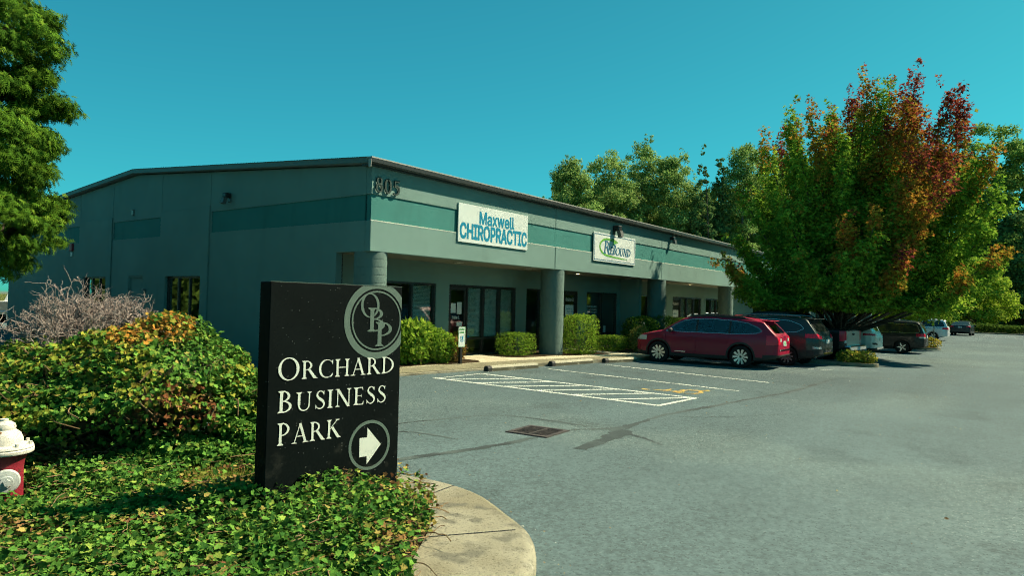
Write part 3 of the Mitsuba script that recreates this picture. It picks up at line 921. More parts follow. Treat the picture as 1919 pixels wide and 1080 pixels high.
def scrawl(x0, x1, z, h, seed):
    """A line of print too small to read."""
    r = np.random.default_rng(seed)
    out, x = [], x0
    while x < x1:
        n = r.integers(2, 9)
        for _ in range(n):
            w = r.uniform(.4, .7) * h
            if x + w > x1:
                break
            out.append(sbox(x, z, x + w * .4, z + h * r.choice([.65, .65, 1.0])))
            out.append(sbox(x + w * .35, z + h * r.choice([0, .3]), x + w * .8, z + h * .25 + h * r.choice([0, .3])))
            x += w
        x += h * .5
    return unary_union(out)


put(rb, 'small_print', prism(unary_union([scrawl(rbp(.60, 0)[0], rbp(.84, 0)[0], rbp(0, .37)[1], .05, 1), scrawl(rbp(.20, 0)[0], rbp(.88, 0)[0], rbp(0, .905)[1], .055, 2)]), .003, 'xz', -.0635), 'sign_grey', smooth=False)

hn = thing('house_number', 'raised grey digits 805 at the corner of the building above the green band', 'house number')
S9 = .42


def digit(pts, w):
    p = spline(pts, 8)
    return ribbon(p, np.interp(np.linspace(0, 1, len(p)), np.linspace(0, 1, len(w)), w))


d8 = unary_union([ell(.13, .305, .105, .11).difference(ell(.13, .305, .050, .075)), ell(.13, .11, .13, .125).difference(ell(.13, .11, .068, .088))])
d0 = ell(.13, .205, .135, .215).difference(ell(.13, .205, .068, .172))
d5 = unary_union([Polygon([(.05, .41), (.235, .42), (.225, .36), (.08, .355)]), Polygon([(.05, .41), (.085, .41), (.075, .22), (.045, .22)]), digit([(.05, .225), (.13, .255), (.21, .215), (.225, .12), (.16, .02), (.06, .0), (.02, .04)], [.03, .05, .06, .065, .05, .035, .05])])
for g, x in ((d8, .10), (d0, .40), (d5, .70)):
    put(hn, 'digit', prism(affinity.translate(affinity.scale(g, .9, .92, origin=(0, 0)), x, 4.63), .035, 'xz', -.060), 'digit_metal', smooth=False)
    put(hn, 'stud', cat([cyl((x + .13, -.04, z), (x + .13, 0, z), .012, 8) for z in (4.64, 5.0)]), 'digit_metal')


def flood(name, label, px, py, pz, s=1.0, side=False):
    """A wall pack: back plate, hood and a lamp head on an arm."""
    k = thing(name, label, 'lamp')
    ms = dict(plate=bx(-.09 * s, .09 * s, -.03, 0, -.16 * s, .16 * s, .01), housing=bx(-.12 * s, .12 * s, -.26 * s, -.03, -.02 * s, .16 * s, .03), lamp_head=tm(m3.Manifold.hull_points(np.array([(x * s, y * s, z * s) for x in (-.1, .1) for y, z in ((-.30, -.02), (-.16, -.02), (-.34, -.22), (-.22, -.26))]))))
    for n, m in ms.items():
        if side:
            m = move(m, rz=-PI / 2)
        put(k, n, move(m, px, py, pz), 'metal_black' if n != 'lamp_head' else 'fixture_grey', smooth=30)


mat('fixture_grey', tone((.10, .11, .105), .2, 4), .5)
flood('wall_lamp', 'dark box lamp on the fascia above the arrow logo sign', 12.82, 0.0, 4.90, 1.15)
flood('wall_lamp', 'small dark lamp high on the fascia near the third column', 18.35, 0.0, 5.02, .8)
flood('wall_lamp', 'dark twin flood lamp high on the shaded left wall', 0.0, 6.45, 4.92, .85, True)
k = thing('wall_vent', 'small pale box high on the shaded left wall', 'vent')
put(k, 'box', move(bx(-.06, .0, -.07, .07, -.09, .09, .01), 0, 12.75, 4.83), 'galv', smooth=False)
put(k, 'hood', move(bx(-.09, .0, -.08, .08, .091, .11, .004), 0, 12.75, 4.83), 'galv', smooth=False)
k = thing('fire_alarm', 'red alarm sounder with a white box below it on the shaded left wall', 'alarm')
mat('alarm_red', (.30, .02, .03), .45)
put(k, 'sounder', move(bx(-.09, 0, -.14, .14, -.15, .15, .02), 0, 17.95, 3.72), 'alarm_red', smooth=False)
put(k, 'cone', lathe([(.0, 0), (.08, 0), (.11, .05), (.06, .045), (0, .04)], 20, '-y').apply_transform(trimesh.transformations.rotation_matrix(-PI / 2, [0, 0, 1])).apply_translation([-.09, 17.95, 3.72]), 'alarm_red')
put(k, 'box', move(bx(-.05, 0, -.07, .07, -.09, .09, .01), 0, 17.95, 3.44), 'white_plastic', smooth=False)
k = thing('entry_lamp', 'small lamp beside the grey door of the left wall', 'lamp')
put(k, 'base', move(bx(-.05, 0, -.05, .05, -.06, .06, .01), 0, 11.66, 2.0), 'galv', smooth=False)
put(k, 'cowl', move(bx(-.12, -.03, -.06, .06, .0, .07, .015), 0, 11.66, 2.0), 'galv', smooth=False)

# notices in and on the doors
def flat(name, label, x0, x1, z0, z1, m, y=SHOP_Y + .075, catg='notice', group=None):
    return single(name, label, catg, bx(x0, x1, y, y + .002, z0, z1), m, smooth=False, group=group)


flat('notice', 'pale notice taped inside the first shop door, left of two', 5.26, 5.52, 1.50, 1.82, 'paper_white')
flat('notice', 'pale notice taped inside the first shop door, right of two', 5.58, 5.82, 1.46, 1.86, 'paper_white')
flat('notice', 'small white card low in the first shop door', 5.58, 5.86, 1.06, 1.20, 'paper_white')
for tx, x0_, x1_, z_, h_, lab_ in (('Suite 1', 5.34, 5.72, 1.30, .10, 'white lettering Suite 1 on the first shop door'), ('Suite 2', 12.36, 12.98, 2.02, .13, 'white lettering Suite 2 on the door behind the column'), ('Suite 3', 23.2, 23.9, 2.0, .14, 'white lettering Suite 3 on the door right of the third column')):
    letters(thing('suite_number', lab_, 'lettering'), on_front(fit_text(tx, x0_, x1_, h_), x0_, z_, SHOP_Y + .083), 'paper_white')
flat('poster', 'pale blue square poster on the Suite 2 door', 12.33, 12.98, 1.42, 1.86, 'sign_white', catg='poster')
put('poster', 'print', prism(unary_union([scrawl(12.42, 12.85, 1.66, .08, 4), scrawl(12.50, 12.92, 1.55, .07, 5)]), .002, 'xz', SHOP_Y + .072), 'sign_blue', smooth=False)
flat('poster', 'pale square poster on the Suite 3 door', 23.2, 23.9, 1.35, 1.72, 'sign_white', catg='poster')
put('poster_001', 'print', prism(scrawl(23.3, 23.8, 1.48, .14, 6), .002, 'xz', SHOP_Y + .072), 'sign_navy', smooth=False)
k = thing('opening_hours', 'rows of small white print on the dark shop window right of Suite 2', 'lettering')
for i in range(8):
    put(k, 'print_line', prism(scrawl(14.02, 15.0, 1.78 - .13 * i, .085, 20 + i), .002, 'xz', SHOP_Y + .085), 'paper_white', smooth=False, kind='stuff')
flat('notice', 'small white card low in the dark window with the opening hours', 15.55, 15.78, .55, .95, 'paper_white')
single('sticker', 'small round blue sticker low on the glass beside the first door', 'sticker', lathe([(0, 0), (.07, 0), (.07, .004), (0, .004)], 20, '-y', (6.22, SHOP_Y + .088, .66)), 'sign_blue')

# accessible parking sign
ax, ay = 3.50, -.12
k = thing('parking_sign', 'small white and blue wheelchair parking sign on a short dark post by the first door', 'sign')
put(k, 'post', bx(ax - .045, ax + .045, ay + .004, ay + .09, -.1, .62, .006), 'metal_black', smooth=False)
put(k, 'plate', prism(sbox(ax - .15, .55, ax + .15, 1.14).buffer(-.03).buffer(.03), .004, 'xz', ay), 'sign_white', smooth=False)
put(k, 'border', prism(sbox(ax - .14, .56, ax + .14, 1.13).buffer(-.02).buffer(.02).difference(sbox(ax - .13, .57, ax + .13, 1.12)), .002, 'xz', ay - .0025), 'sign_green_dark', smooth=False)
put(k, 'symbol_panel', prism(sbox(ax - .065, .70, ax + .065, .87), .002, 'xz', ay - .0025), 'sign_blue', smooth=False)
wc = unary_union([Point(0, 0).buffer(.045).difference(Point(0, 0).buffer(.030)).difference(sbox(0, 0.01, .1, .1)), sbox(-.012, .01, .006, .075), Point(-.003, .09).buffer(.013), Polygon([(0, .02), (.035, .02), (.05, -.035), (.036, -.035), (.026, .004), (0, .004)])])
put(k, 'wheelchair_symbol', prism(affinity.translate(wc, ax - .006, .762), .002, 'xz', ay - .0045), 'paper_white', smooth=False)
for tx, z, w, h in (('RESERVED', 1.04, .22, .045), ('PARKING', .955, .19, .045), ('VAN ACCESSIBLE', .62, .2, .03)):
    if tx.startswith('VAN'):
        put(k, 'small_print', prism(scrawl(ax - .1, ax + .1, z, .03, 9), .002, 'xz', ay - .0025), 'sign_grey', smooth=False)
    else:
        put(k, 'lettering', on_front(fit_text(tx, 0, w, h), ax - w / 2, z, ay - .0005), 'sign_green_dark', smooth=False)

# ------------------------------------------------------------------ the monument sign in the island
SA, STH, STOP, SDEP = np.array([-8.731, -8.788]), -.114, 1.973, .16
st = np.array([math.cos(STH), math.sin(STH), 0]); sn = np.array([math.sin(STH), -math.cos(STH), 0])


def on_sign(mesh, w=0.0):
    """A mesh drawn in (u, v) with depth along +z, put on the sign's face."""
    v = mesh.vertices
    p = np.array([SA[0], SA[1], STOP]) + v[:, :1] * st + v[:, 1:2] * np.array([0, 0, 1.0]) + (v[:, 2:3] + w) * sn
    return trimesh.Trimesh(p, mesh.faces, process=False)


def sign_face(p, n, uv):
    g = fbm(p.x * 4, p.y * 4, p.z * 4, 3)
    d1, d2, r = voronoi((p.x + p.y * .2) * 60, p.z * 60)
    speck = smoothstep(.975, .985, r) * smoothstep(.20, .10, d1)
    dust = smoothstep(.55, .8, fbm(p.x * 11, p.y * 11, p.z * 11, 3)) * smoothstep(1.2, .3, p.z)
    return mi.Color3f(.0030, .0052, .0052) * (.7 + .6 * g) + mi.Color3f(.16, .18, .17) * speck + mi.Color3f(.012, .012, .010) * dust


mat('sign_black', proc(sign_face), .6, spec=.05)
mat('sign_letter', (.50, .54, .48), .5)
mat('sign_ring', (.085, .125, .105), .6, spec=.2)
MS = thing('monument_sign', 'black upright business park sign with white capitals and an arrow in a ring', 'sign')
SW = 1.22
b_ = bx(0, SW, -1.95, 0, -SDEP, 0, .006)
put(MS, 'cabinet', on_sign(b_), 'sign_black', smooth=False)
put(MS, 'top_seam', on_sign(bx(.0, SW, -.0005, .003, -.012, -.002)), 'sign_ring', smooth=False)
face = sbox(0.004, -1.9, SW - .004, -.004)
ringc = (.962, -.292)
ring1 = Point(*ringc).buffer(.322, 48).difference(Point(*ringc).buffer(.268, 48))
ring2 = Point(*ringc).buffer(.250, 48).difference(Point(*ringc).buffer(.236, 48))
put(MS, 'emblem_ring', on_sign(prism(ring1.intersection(face), .003), .0004), 'sign_ring', smooth=False)
put(MS, 'emblem_ring', on_sign(prism(ring2.intersection(face), .003), .0004), 'sign_ring', smooth=False)
for c, x, y, w, h in (('O', .797, -.268, .185, .205), ('B', .868, -.385, .175, .20), ('P', .948, -.510, .17, .205)):
    g, adv = glyph(c)
    b0 = g.bounds
    g = affinity.scale(affinity.translate(g, -b0[0], -b0[1]), w / (b0[2] - b0[0]), h / (b0[3] - b0[1]), origin=(0, 0))
    put(MS, 'emblem_letter', on_sign(prism(affinity.translate(g, x, y), .003 + .0004 * 'OBP'.index(c)), .0004), 'sign_ring', smooth=False)
for tx, x, y, wd, big, cap in (('ORCHARD', .080, -.742, 1.070, .168, .140), ('BUSINESS', .082, -.986, .990, .165, .144), ('PARK', .086, -1.230, .550, .168, .148)):
    for c, g in word(tx, cap, big, .11, x, y, wd):
        put(MS, 'letter', on_sign(prism(g.intersection(face), .0015), .0042), 'sign_letter', smooth=False)
put(MS, 'arrow_ring', on_sign(prism(Point(.923, -1.332).buffer(.206, 48).difference(Point(.923, -1.332).buffer(.181, 48)), .003), .0004), 'sign_ring', smooth=False)
put(MS, 'arrow', on_sign(prism(Polygon([(.822, -1.264), (.897, -1.264), (.897, -1.185), (1.037, -1.339), (.897, -1.489), (.897, -1.421), (.822, -1.421)]), .0015), .0004), 'sign_letter', smooth=False)

# ------------------------------------------------------------------ hydrant
def hyd_paint(base, chip, at):
    def fn(p, n, uv):
        k = fbm(p.x * 22, p.y * 22, p.z * 22, 4)
        w = smoothstep(at, at + .05, k)
        return mix(base, chip, w) * ALB * (.85 + .3 * fbm(p.x * 7, p.y * 7, p.z * 7, 2))
    return proc(fn)


mat('hydrant_red', hyd_paint((.26, .018, .035), (.12, .05, .035), .70), .5, spec=.4)
mat('hydrant_white', hyd_paint((.72, .70, .62), (.28, .12, .05), .69), .55, spec=.4)
mat('hydrant_cap', hyd_paint((.50, .55, .53), (.24, .10, .04), .66), .55, spec=.4)
hx, hy, hz = -9.72, -6.70, .135
HY = thing('fire_hydrant', 'red fire hydrant with a chipped white bonnet in the ivy', 'hydrant')
put(HY, 'barrel', lathe([(0, -.2), (.15, -.2), (.15, .02), (.145, .03), (.142, .30), (.150, .36), (.165, .395), (.165, .42), (0, .42)], 40, at=(hx, hy, hz)), 'hydrant_red')
put(HY, 'flange', lathe([(0, .421), (.205, .421), (.21, .43), (.21, .448), (.203, .456), (0, .456)], 40, at=(hx, hy, hz)), 'hydrant_white')
put(HY, 'flange', lathe([(0, .457), (.203, .457), (.207, .465), (.200, .480), (.15, .488), (0, .488)], 40, at=(hx, hy, hz)), 'hydrant_white')
put(HY, 'bonnet', lathe([(0, .487), (.135, .487), (.133, .53), (.115, .575), (.085, .60), (.078, .605), (.082, .625), (.074, .650), (.05, .668), (.03, .672), (.03, .69), (0, .69)], 40, at=(hx, hy, hz)), 'hydrant_white')
put(HY, 'bolt', cat([move(trimesh.creation.cylinder(.014, .03, sections=6), hx + .185 * math.cos(a), hy + .185 * math.sin(a), hz + .492) for a in np.arange(8) * PI / 4 + .2]), 'hydrant_white', smooth=False)
for ang, r in ((-1.72, .085), (-1.72 - PI / 2, .07)):
    d = np.array([math.cos(ang), math.sin(ang), 0])
    nz = lathe([(0, .10), (r * .8, .10), (r * .8, .15), (r * 1.1, .155), (r * 1.15, .175), (r * 1.0, .19), (r * .55, .195), (r * .5, .205), (0, .205)], 28)
    nz.apply_transform(trimesh.geometry.align_vectors([0, 0, 1], d)); nz.apply_translation([hx, hy, hz + .22])
    nut = trimesh.creation.cylinder(r * .32, .05, sections=5); nut.apply_translation([0, 0, .215]); nut.apply_transform(trimesh.geometry.align_vectors([0, 0, 1], d)); nut.apply_translation([hx, hy, hz + .22])
    nk = put(HY, 'nozzle_cap', nz, 'hydrant_cap')
    put(nk, 'nut', nut, 'hydrant_cap', smooth=False)


# ------------------------------------------------------------------ foliage
def leaf_mat(name, rough=.45, trans=.55, spec=.5):
    scene[name] = {'type': 'principledthin', 'base_color': {'type': 'mesh_attribute', 'name': 'vertex_color'}, 'roughness': rough, 'diff_trans': trans, 'spec_trans': 0.0, 'eta': 1.4}
    return name


leaf_mat('leaf', .45, .75)
leaf_mat('leaf_glossy', .26, .40)
leaf_mat('needle', .6, .45)
mat('bark', tone((.075, .062, .048), .35, 6, (.13, .115, .09)), .9, spec=.1, bump=stucco, bscale=.02)
mat('bark_pale', tone((.17, .16, .14), .3, 3, (.26, .25, .22)), .9, spec=.1)
mat('twig_dead', tone((.46, .385, .35), .3, 20, (.28, .22, .20)), .85, spec=.15)
mat('stem_tan', tone((.30, .20, .10), .3, 20, (.20, .13, .07)), .85, spec=.15)

# leaf outlines: (vertices in the leaf's plane: x across, y along; z lifts), triangles
LEAF_OVAL = (np.array([[0, 0, 0], [-.30, .38, .07], [0, .45, 0], [.30, .38, .07], [0, 1, .0]]), np.array([[0, 2, 1], [0, 3, 2], [1, 2, 4], [2, 3, 4]]))
LEAF_QUAD = (np.array([[0, 0, 0], [-.42, .5, .08], [.42, .5, .08], [0, 1, 0]]), np.array([[0, 2, 1], [1, 2, 3]]))
LEAF_IVY = (np.array([[0, .12, 0], [0, -.02, .03], [-.42, .02, .06], [-.36, .36, .02], [-.52, .52, .07], [-.24, .62, .02], [0, 1, .0], [.24, .62, .02], [.52, .52, .07], [.36, .36, .02], [.42, .02, .06]]),
            np.array([[0, i + 1, i] for i in range(2, 10)] + [[0, 2, 1], [0, 1, 10]]))
LEAF_MAPLE = (np.array([[0, 0, 0], [-.55, .55, .12], [-.16, .55, 0], [0, 1, .06], [.16, .55, 0], [.55, .55, .12]]), np.array([[0, 2, 1], [0, 4, 2], [2, 4, 3], [0, 5, 4]]))
# a flat spray of a cedar: a fan of drooping blades
_b = []
for s_ in (-1, 1):
    for q in (.15, .38, .60):
        _b.append(((0, q - .08), (s_ * .55 * (1 - q * .5), q + .30), (0, q + .10)))
_v, _f = [], []
for tri in _b + [((-.06, 0), (0, 1.05), (.06, 0))]:
    k0 = len(_v)
    for (x, y) in tri:
        _v.append((x, y, -.28 * y * y - .12 * abs(x)))
    _f.append((k0, k0 + 1, k0 + 2))
LEAF_SPRAY = (np.array(_v, float), np.array(_f))


def unit(v):
    return v / (np.linalg.norm(v, axis=-1, keepdims=True) + 1e-12)


def leaves(shape, pos, along, normal, size, color, rng, jitter=.12):
    """One mesh of many leaves: pos (n,3), the direction each points along, its normal, its size and colour."""
    V, F = shape
    n = len(pos)
    a = unit(along)
    nn = unit(normal - a * (a * normal).sum(1, keepdims=True))
    b = np.cross(a, nn)
    size = np.broadcast_to(size, (n,))
    v = pos[:, None] + size[:, None, None] * (V[None, :, :1] * b[:, None] + V[None, :, 1:2] * a[:, None] + V[None, :, 2:] * nn[:, None])
    f = F[None] + (np.arange(n) * len(V))[:, None, None]
    c = np.clip(color * (1 + rng.normal(0, jitter, (n, 1))), .004, .9)
    return v.reshape(-1, 3), f.reshape(-1, 3), np.repeat(c, len(V), 0)


def join_leaves(parts):
    n, vs, fs, cs = 0, [], [], []
    for v, f, c in parts:
        vs.append(v); fs.append(f + n); cs.append(c); n += len(v)
    return (np.vstack(vs), np.vstack(fs)), np.vstack(cs)


def randdir(rng, n):
    return unit(rng.normal(size=(n, 3)))


def pick(rng, palette, weights, n):
    p = np.array(palette, float)
    return p[rng.choice(len(p), n, p=np.array(weights, float) / np.sum(weights))]


def crown(rng, prof, height, z0, nclump, nleaf, size, shape, colfun, clump=(.5, .9), flat=.75, wob=.25, seed=0, outer=.45, droop=.0, upright=.0, lean=(0, 0), spikes=0, taper=False):
    """Leaves gathered in clumps inside an envelope prof = [(fraction of height, radius)]. Returns leaves and clump centres."""
    pz, pr = np.array(prof).T
    cs = []
    while len(cs) < nclump:
        h = rng.uniform(0, 1)
        r = np.interp(h, pz, pr)
        if rng.uniform(0, pr.max()) > r:
            continue
        ang = rng.uniform(0, 2 * PI)
        r *= 1 + wob * (2 * meshkit.noise(np.array([math.cos(ang) * 1.6, math.sin(ang) * 1.6, h * 5.0 + seed])) - 1)
        k = math.sqrt(rng.uniform(outer ** 2, 1))
        cs.append((r * k * math.cos(ang) + lean[0] * h, r * k * math.sin(ang) + lean[1] * h, z0 + h * height, k, h))
    cr = rng.uniform(clump[0], clump[1], nclump)
    if taper:
        cr = cr * (.25 + .75 * np.interp([c[4] for c in cs], pz, pr) / pr.max())
    cr = list(cr)
    for _ in range(spikes):                                      # leading shoots that stick out of the outline
        h = rng.uniform(.30, 1.0)
        ang = rng.uniform(0, 2 * PI)
        r = np.interp(h, pz, pr) * rng.uniform(.85, 1.06)
        for q in range(2):
            cs.append((r * math.cos(ang) + lean[0] * h, r * math.sin(ang) + lean[1] * h, z0 + h * height + .35 + .55 * q * (h + .2), .95, h))
            cr.append(rng.uniform(.22, .42) * (1.1 - .35 * q))
    cs, cr = np.array(cs), np.array(cr)
    nclump = len(cs)
    which = rng.choice(nclump, nleaf, p=cr ** 2 / (cr ** 2).sum())
    d = randdir(rng, nleaf)
    rad = rng.uniform(0, 1, nleaf) ** .45
    off = d * (rad * cr[which])[:, None] * np.array([1, 1, flat])
    if upright:
        off[:, 2] *= 1 + upright * np.clip(cs[which, 4] * 2 - 1, 0, 1)
        off[:, :2] *= (1 - .35 * np.clip(cs[which, 4] * 2 - 1, 0, 1))[:, None]
    pos = cs[which, :3] + off
    out = unit(cs[which, :3] * [1, 1, 0] + 1e-6)
    nrm = unit(d * .7 + out * .35 + np.array([0, 0, .7]) + rng.normal(0, .40, (nleaf, 3)))
    along = unit(rng.normal(0, .7, (nleaf, 3)) + out * .5 - np.array([0, 0, .35 + droop]))
    col = colfun(cs[which], pos, rng)
    return leaves(shape, pos, along, nrm, size * rng.uniform(.65, 1.25, nleaf), col, rng), cs, cr


def limbs(rng, trunk, cs, n, r0, sides=5, sag=.0):
    """Branches that leave the trunk (a polyline) and run out to some of the clumps."""
    out = []
    tz = trunk[:, 2]
    for c in cs[rng.choice(len(cs), min(n, len(cs)), replace=False)]:
        reach = np.hypot(c[0], c[1])
        zb = np.clip(c[2] - reach * rng.uniform(.45, .9), tz[0] + .15 * (tz[-1] - tz[0]), tz[-1])
        b = np.array([np.interp(zb, tz, trunk[:, 0]), np.interp(zb, tz, trunk[:, 1]), zb])
        e = c[:3]
        m = (b + e) / 2 + np.array([0, 0, .12 * reach]) + rng.normal(0, .06 * reach + .02, 3)
        p = spline([b, m, e], 4)
        out.append(tube(p, np.linspace(r0 * (1 - .6 * (zb - tz[0]) / (tz[-1] - tz[0] + 1e-9)), r0 * .18, len(p)), sides, cap=False))
    return out


def tree(name, label, pos, prof, height, z0, nclump, nleaf, size, shape, colfun, seed, trunk_r, clump, cat_='tree', group=None, bark='bark', leafm='leaf', nlimb=24, trunk_top=.85, limb_r=None, **kw):
    rng = np.random.default_rng(seed)
    k = thing(name, label, cat_, group)
    (v, f, c), cs, cr = crown(rng, prof, height, z0, nclump, nleaf, size, shape, colfun, clump, seed=seed, **kw)
    top = z0 + height * trunk_top
    tp = spline([(0, 0, -.3), (rng.normal(0, .03 * top), rng.normal(0, .03 * top), top * .45), (rng.normal(0, .02 * top) + kw.get('lean', (0, 0))[0] * .8, rng.normal(0, .02 * top) + kw.get('lean', (0, 0))[1] * .8, top)], 6)
    tr = np.interp(tp[:, 2], [-.3, .15, .5, top], [trunk_r * 1.5, trunk_r * 1.15, trunk_r, trunk_r * .15])
    wood = cat([tube(tp, tr, 9)] + limbs(rng, tp, cs, nlimb, limb_r or trunk_r * .45))
    v = v + np.array(pos); wood.apply_translation(pos)
    put(k, 'trunk', wood, bark, smooth=50)
    put(k, 'crown', (v, f), leafm, smooth=False, color=c, kind='stuff')
    return k


# --- the maple turning red above the parked cars
MX, MY = 20.5, -6.85
def maple(label, pos, seed, nleaf):
    """Upswept boughs from a short trunk, each carrying a plume of clumps; plumes end in single shoots."""
    rng = np.random.default_rng(seed)
    k = thing('maple_tree', label, 'tree')
    tips = []
    for i in range(15):                                           # low spreading ring
        tips.append((i * 2 * PI / 15 + rng.normal(0, .12), rng.uniform(4.7, 5.5), rng.uniform(2.9, 4.4)))
    for i in range(15):
        tips.append((i * 2 * PI / 15 + .2 + rng.normal(0, .15), rng.uniform(4.7, 5.5), rng.uniform(4.8, 6.7)))
    for i in range(19):
        tips.append((i * 2 * PI / 19 + rng.normal(0, .16), rng.uniform(4.0, 5.0), rng.uniform(7.0, 9.0)))
    for i in range(19):
        tips.append((i * 2 * PI / 19 + rng.normal(0, .2), rng.uniform(2.6, 4.0), rng.uniform(9.0, 10.6)))
    for i in range(10):
        tips.append((i * 2 * PI / 10 + rng.normal(0, .3), rng.uniform(.5, 2.5), rng.uniform(10.2, 11.6)))
    cs, cr, warm, wood = [], [], [], []
    tp = spline([(0, 0, -.3), (.03, -.03, 1.6), (.15, -.2, 4.0), (.35, -.4, 7.5)], 6)
    wood.append(tube(tp, np.interp(tp[:, 2], [-.3, .1, 1.5, 7.5], [.42, .31, .27, .06]), 10))
    for a, r, z in tips:
        tip = np.array([r * math.cos(a) + .08 * z, r * math.sin(a) - .09 * z, z])
        zb = np.clip(z * .42 - .25 * r, .9, 5.5)
        base = np.array([np.interp(zb, tp[:, 2], tp[:, 0]), np.interp(zb, tp[:, 2], tp[:, 1]), zb])
        mid_ = base * .45 + tip * .55 + np.array([math.cos(a), math.sin(a), -.35]) * .35 * (1 if z < 8 else .8)
        path = spline([base, mid_, tip], 8)
        wood.append(tube(path, np.linspace(.085 - .003 * z, .014, len(path)), 6, cap=False))
        w = np.clip((z - 5.8) / 6.5, 0, 1) * .72 + rng.normal(-.04, .26)
        n = 13
        for t in np.linspace(.34, 1.0, n):
            p = path[int(t * (len(path) - 1))]
            rad = (1.0 - .62 * t) * rng.uniform(.75, 1.2) * (.98 if z < 7 else .95)
            for q in range(2):
                cs.append(p + rng.normal(0, .42 * (1.15 - t), 3) * [1, 1, .8] + [0, 0, .1 * q]); cr.append(rad * rng.uniform(.6, .95)); warm.append(w + 1.0 * (t - .72))
        for q in range(3):                                        # the leading shoots
            cs.append(tip + np.array([rng.normal(0, .2), rng.normal(0, .2), .22 + .30 * q * (.4 + z / 14)])); cr.append(.30 - .06 * q); warm.append(w + .42)
    cs, cr, warm = np.array(cs), np.array(cr), np.array(warm)
    which = rng.choice(len(cs), nleaf, p=cr ** 2 / (cr ** 2).sum())
    d = randdir(rng, nleaf)
    stretch = np.where(cs[which, 2] > 6, 1.25, .8)
    off = d * (rng.uniform(0, 1, nleaf) ** .42 * cr[which])[:, None] * np.stack([np.ones(nleaf), np.ones(nleaf), stretch], 1)
    p = cs[which] + off
    low = 1.95 + .35 * meshkit.noise(p * .9)
    p[:, 2] = np.where(p[:, 2] < low, low + rng.uniform(0, .5, nleaf), p[:, 2])
    out = unit(p * [1, 1, .5] - [0, 0, 2.0])
    nrm = unit(d * .6 + out * .45 + np.array([0, 0, .75]) + rng.normal(0, .38, (nleaf, 3)))
    along = unit(rng.normal(0, .7, (nleaf, 3)) + out * .5 - np.array([0, 0, .35]))
    green = pick(rng, [(.15, .29, .03), (.21, .36, .035), (.10, .20, .025), (.30, .41, .05)], [4, 3.2, 3, 1.6], nleaf)
    shade_ = meshkit.noise(cs[which] * .8)
    amber = pick(rng, [(.36, .20, .03), (.30, .27, .035), (.34, .13, .03)], [3, 3, 2], nleaf)
    red = pick(rng, [(.23, .05, .035), (.15, .028, .035), (.30, .085, .035)], [3, 2, 2], nleaf)
    u = rng.uniform(0, 1, nleaf)
    w = warm[which] + .25 * (meshkit.noise(cs[which] * 1.3 + 7) - .5)
    col = np.where((w > .34 + .22 * u)[:, None], amber, green * (.85 + .3 * shade_)[:, None])
    col = np.where((w > .68 + .32 * u)[:, None], red, col)
    v, f, c = leaves(LEAF_MAPLE, p, along, nrm, .150 * rng.uniform(.6, 1.3, nleaf), col, rng)
    wd = cat(wood); wd.apply_translation(pos)
    put(k, 'trunk', wd, 'bark', smooth=50)
    put(k, 'crown', (v + np.array(pos), f), 'leaf', smooth=False, color=c, kind='stuff')


maple('large maple turning red and orange at the top, standing over the parked cars', (MX, MY, float(zg(MX))), 19, 215000)


# --- clipped and loose shrubs along the shop fronts
def shrub(name, label, x, y, rx, ry, h, n, size, pal, w, seed, boxy=2.0, z=.07, shape=LEAF_OVAL, leafm='leaf', catg='shrub', up=.5, rough=.12, group=None):
    """A shrub as a shell of leaves over a super-ellipsoid, with twigs inside."""
    rng = np.random.default_rng(seed)
    k = thing(name, label, catg, group)
    d = randdir(rng, n)
    e = boxy
    s = (np.abs(d) ** e).sum(1) ** (-1 / e)
    p = d * s[:, None]
    depth = 1 - np.abs(rng.normal(0, .16, n))
    bump = 1 + rough * 2 * (meshkit.fbm(d * 2.2 + seed, 3, seed) - .5)
    p = p * (depth * bump)[:, None]
    pos = np.stack([x + p[:, 0] * rx, y + p[:, 1] * ry, np.maximum(z + .02, z + h * .48 + p[:, 2] * h * .52)], 1)
    pos[:, 2] += zg(pos[:, 0])
    nrm = unit(d + rng.normal(0, .5, (n, 3)) + [0, 0, up])
    along = unit(rng.normal(0, .8, (n, 3)) + d * .4 + [0, 0, .4])
    v, f, c = leaves(shape, pos, along, nrm, size * rng.uniform(.6, 1.3, n), pick(rng, pal, w, n), rng, .16)
    tw = []
    for _ in range(14):
        q = d[rng.integers(n)] * .85
        b = np.array([x + rng.normal(0, .15) * rx, y + rng.normal(0, .15) * ry, z + float(zg(x))])
        t_ = np.array([x + q[0] * rx, y + q[1] * ry, z + float(zg(x)) + h * .48 + q[2] * h * .48])
        tw.append(tube(spline([b, (b + t_) / 2 + rng.normal(0, .05, 3), t_], 3), .012, 4, cap=False))
    put(k, 'stem', cat(tw), 'bark', smooth=False, kind='stuff')
    put(k, 'foliage', (v, f), leafm, smooth=False, color=c, kind='stuff')
    return k


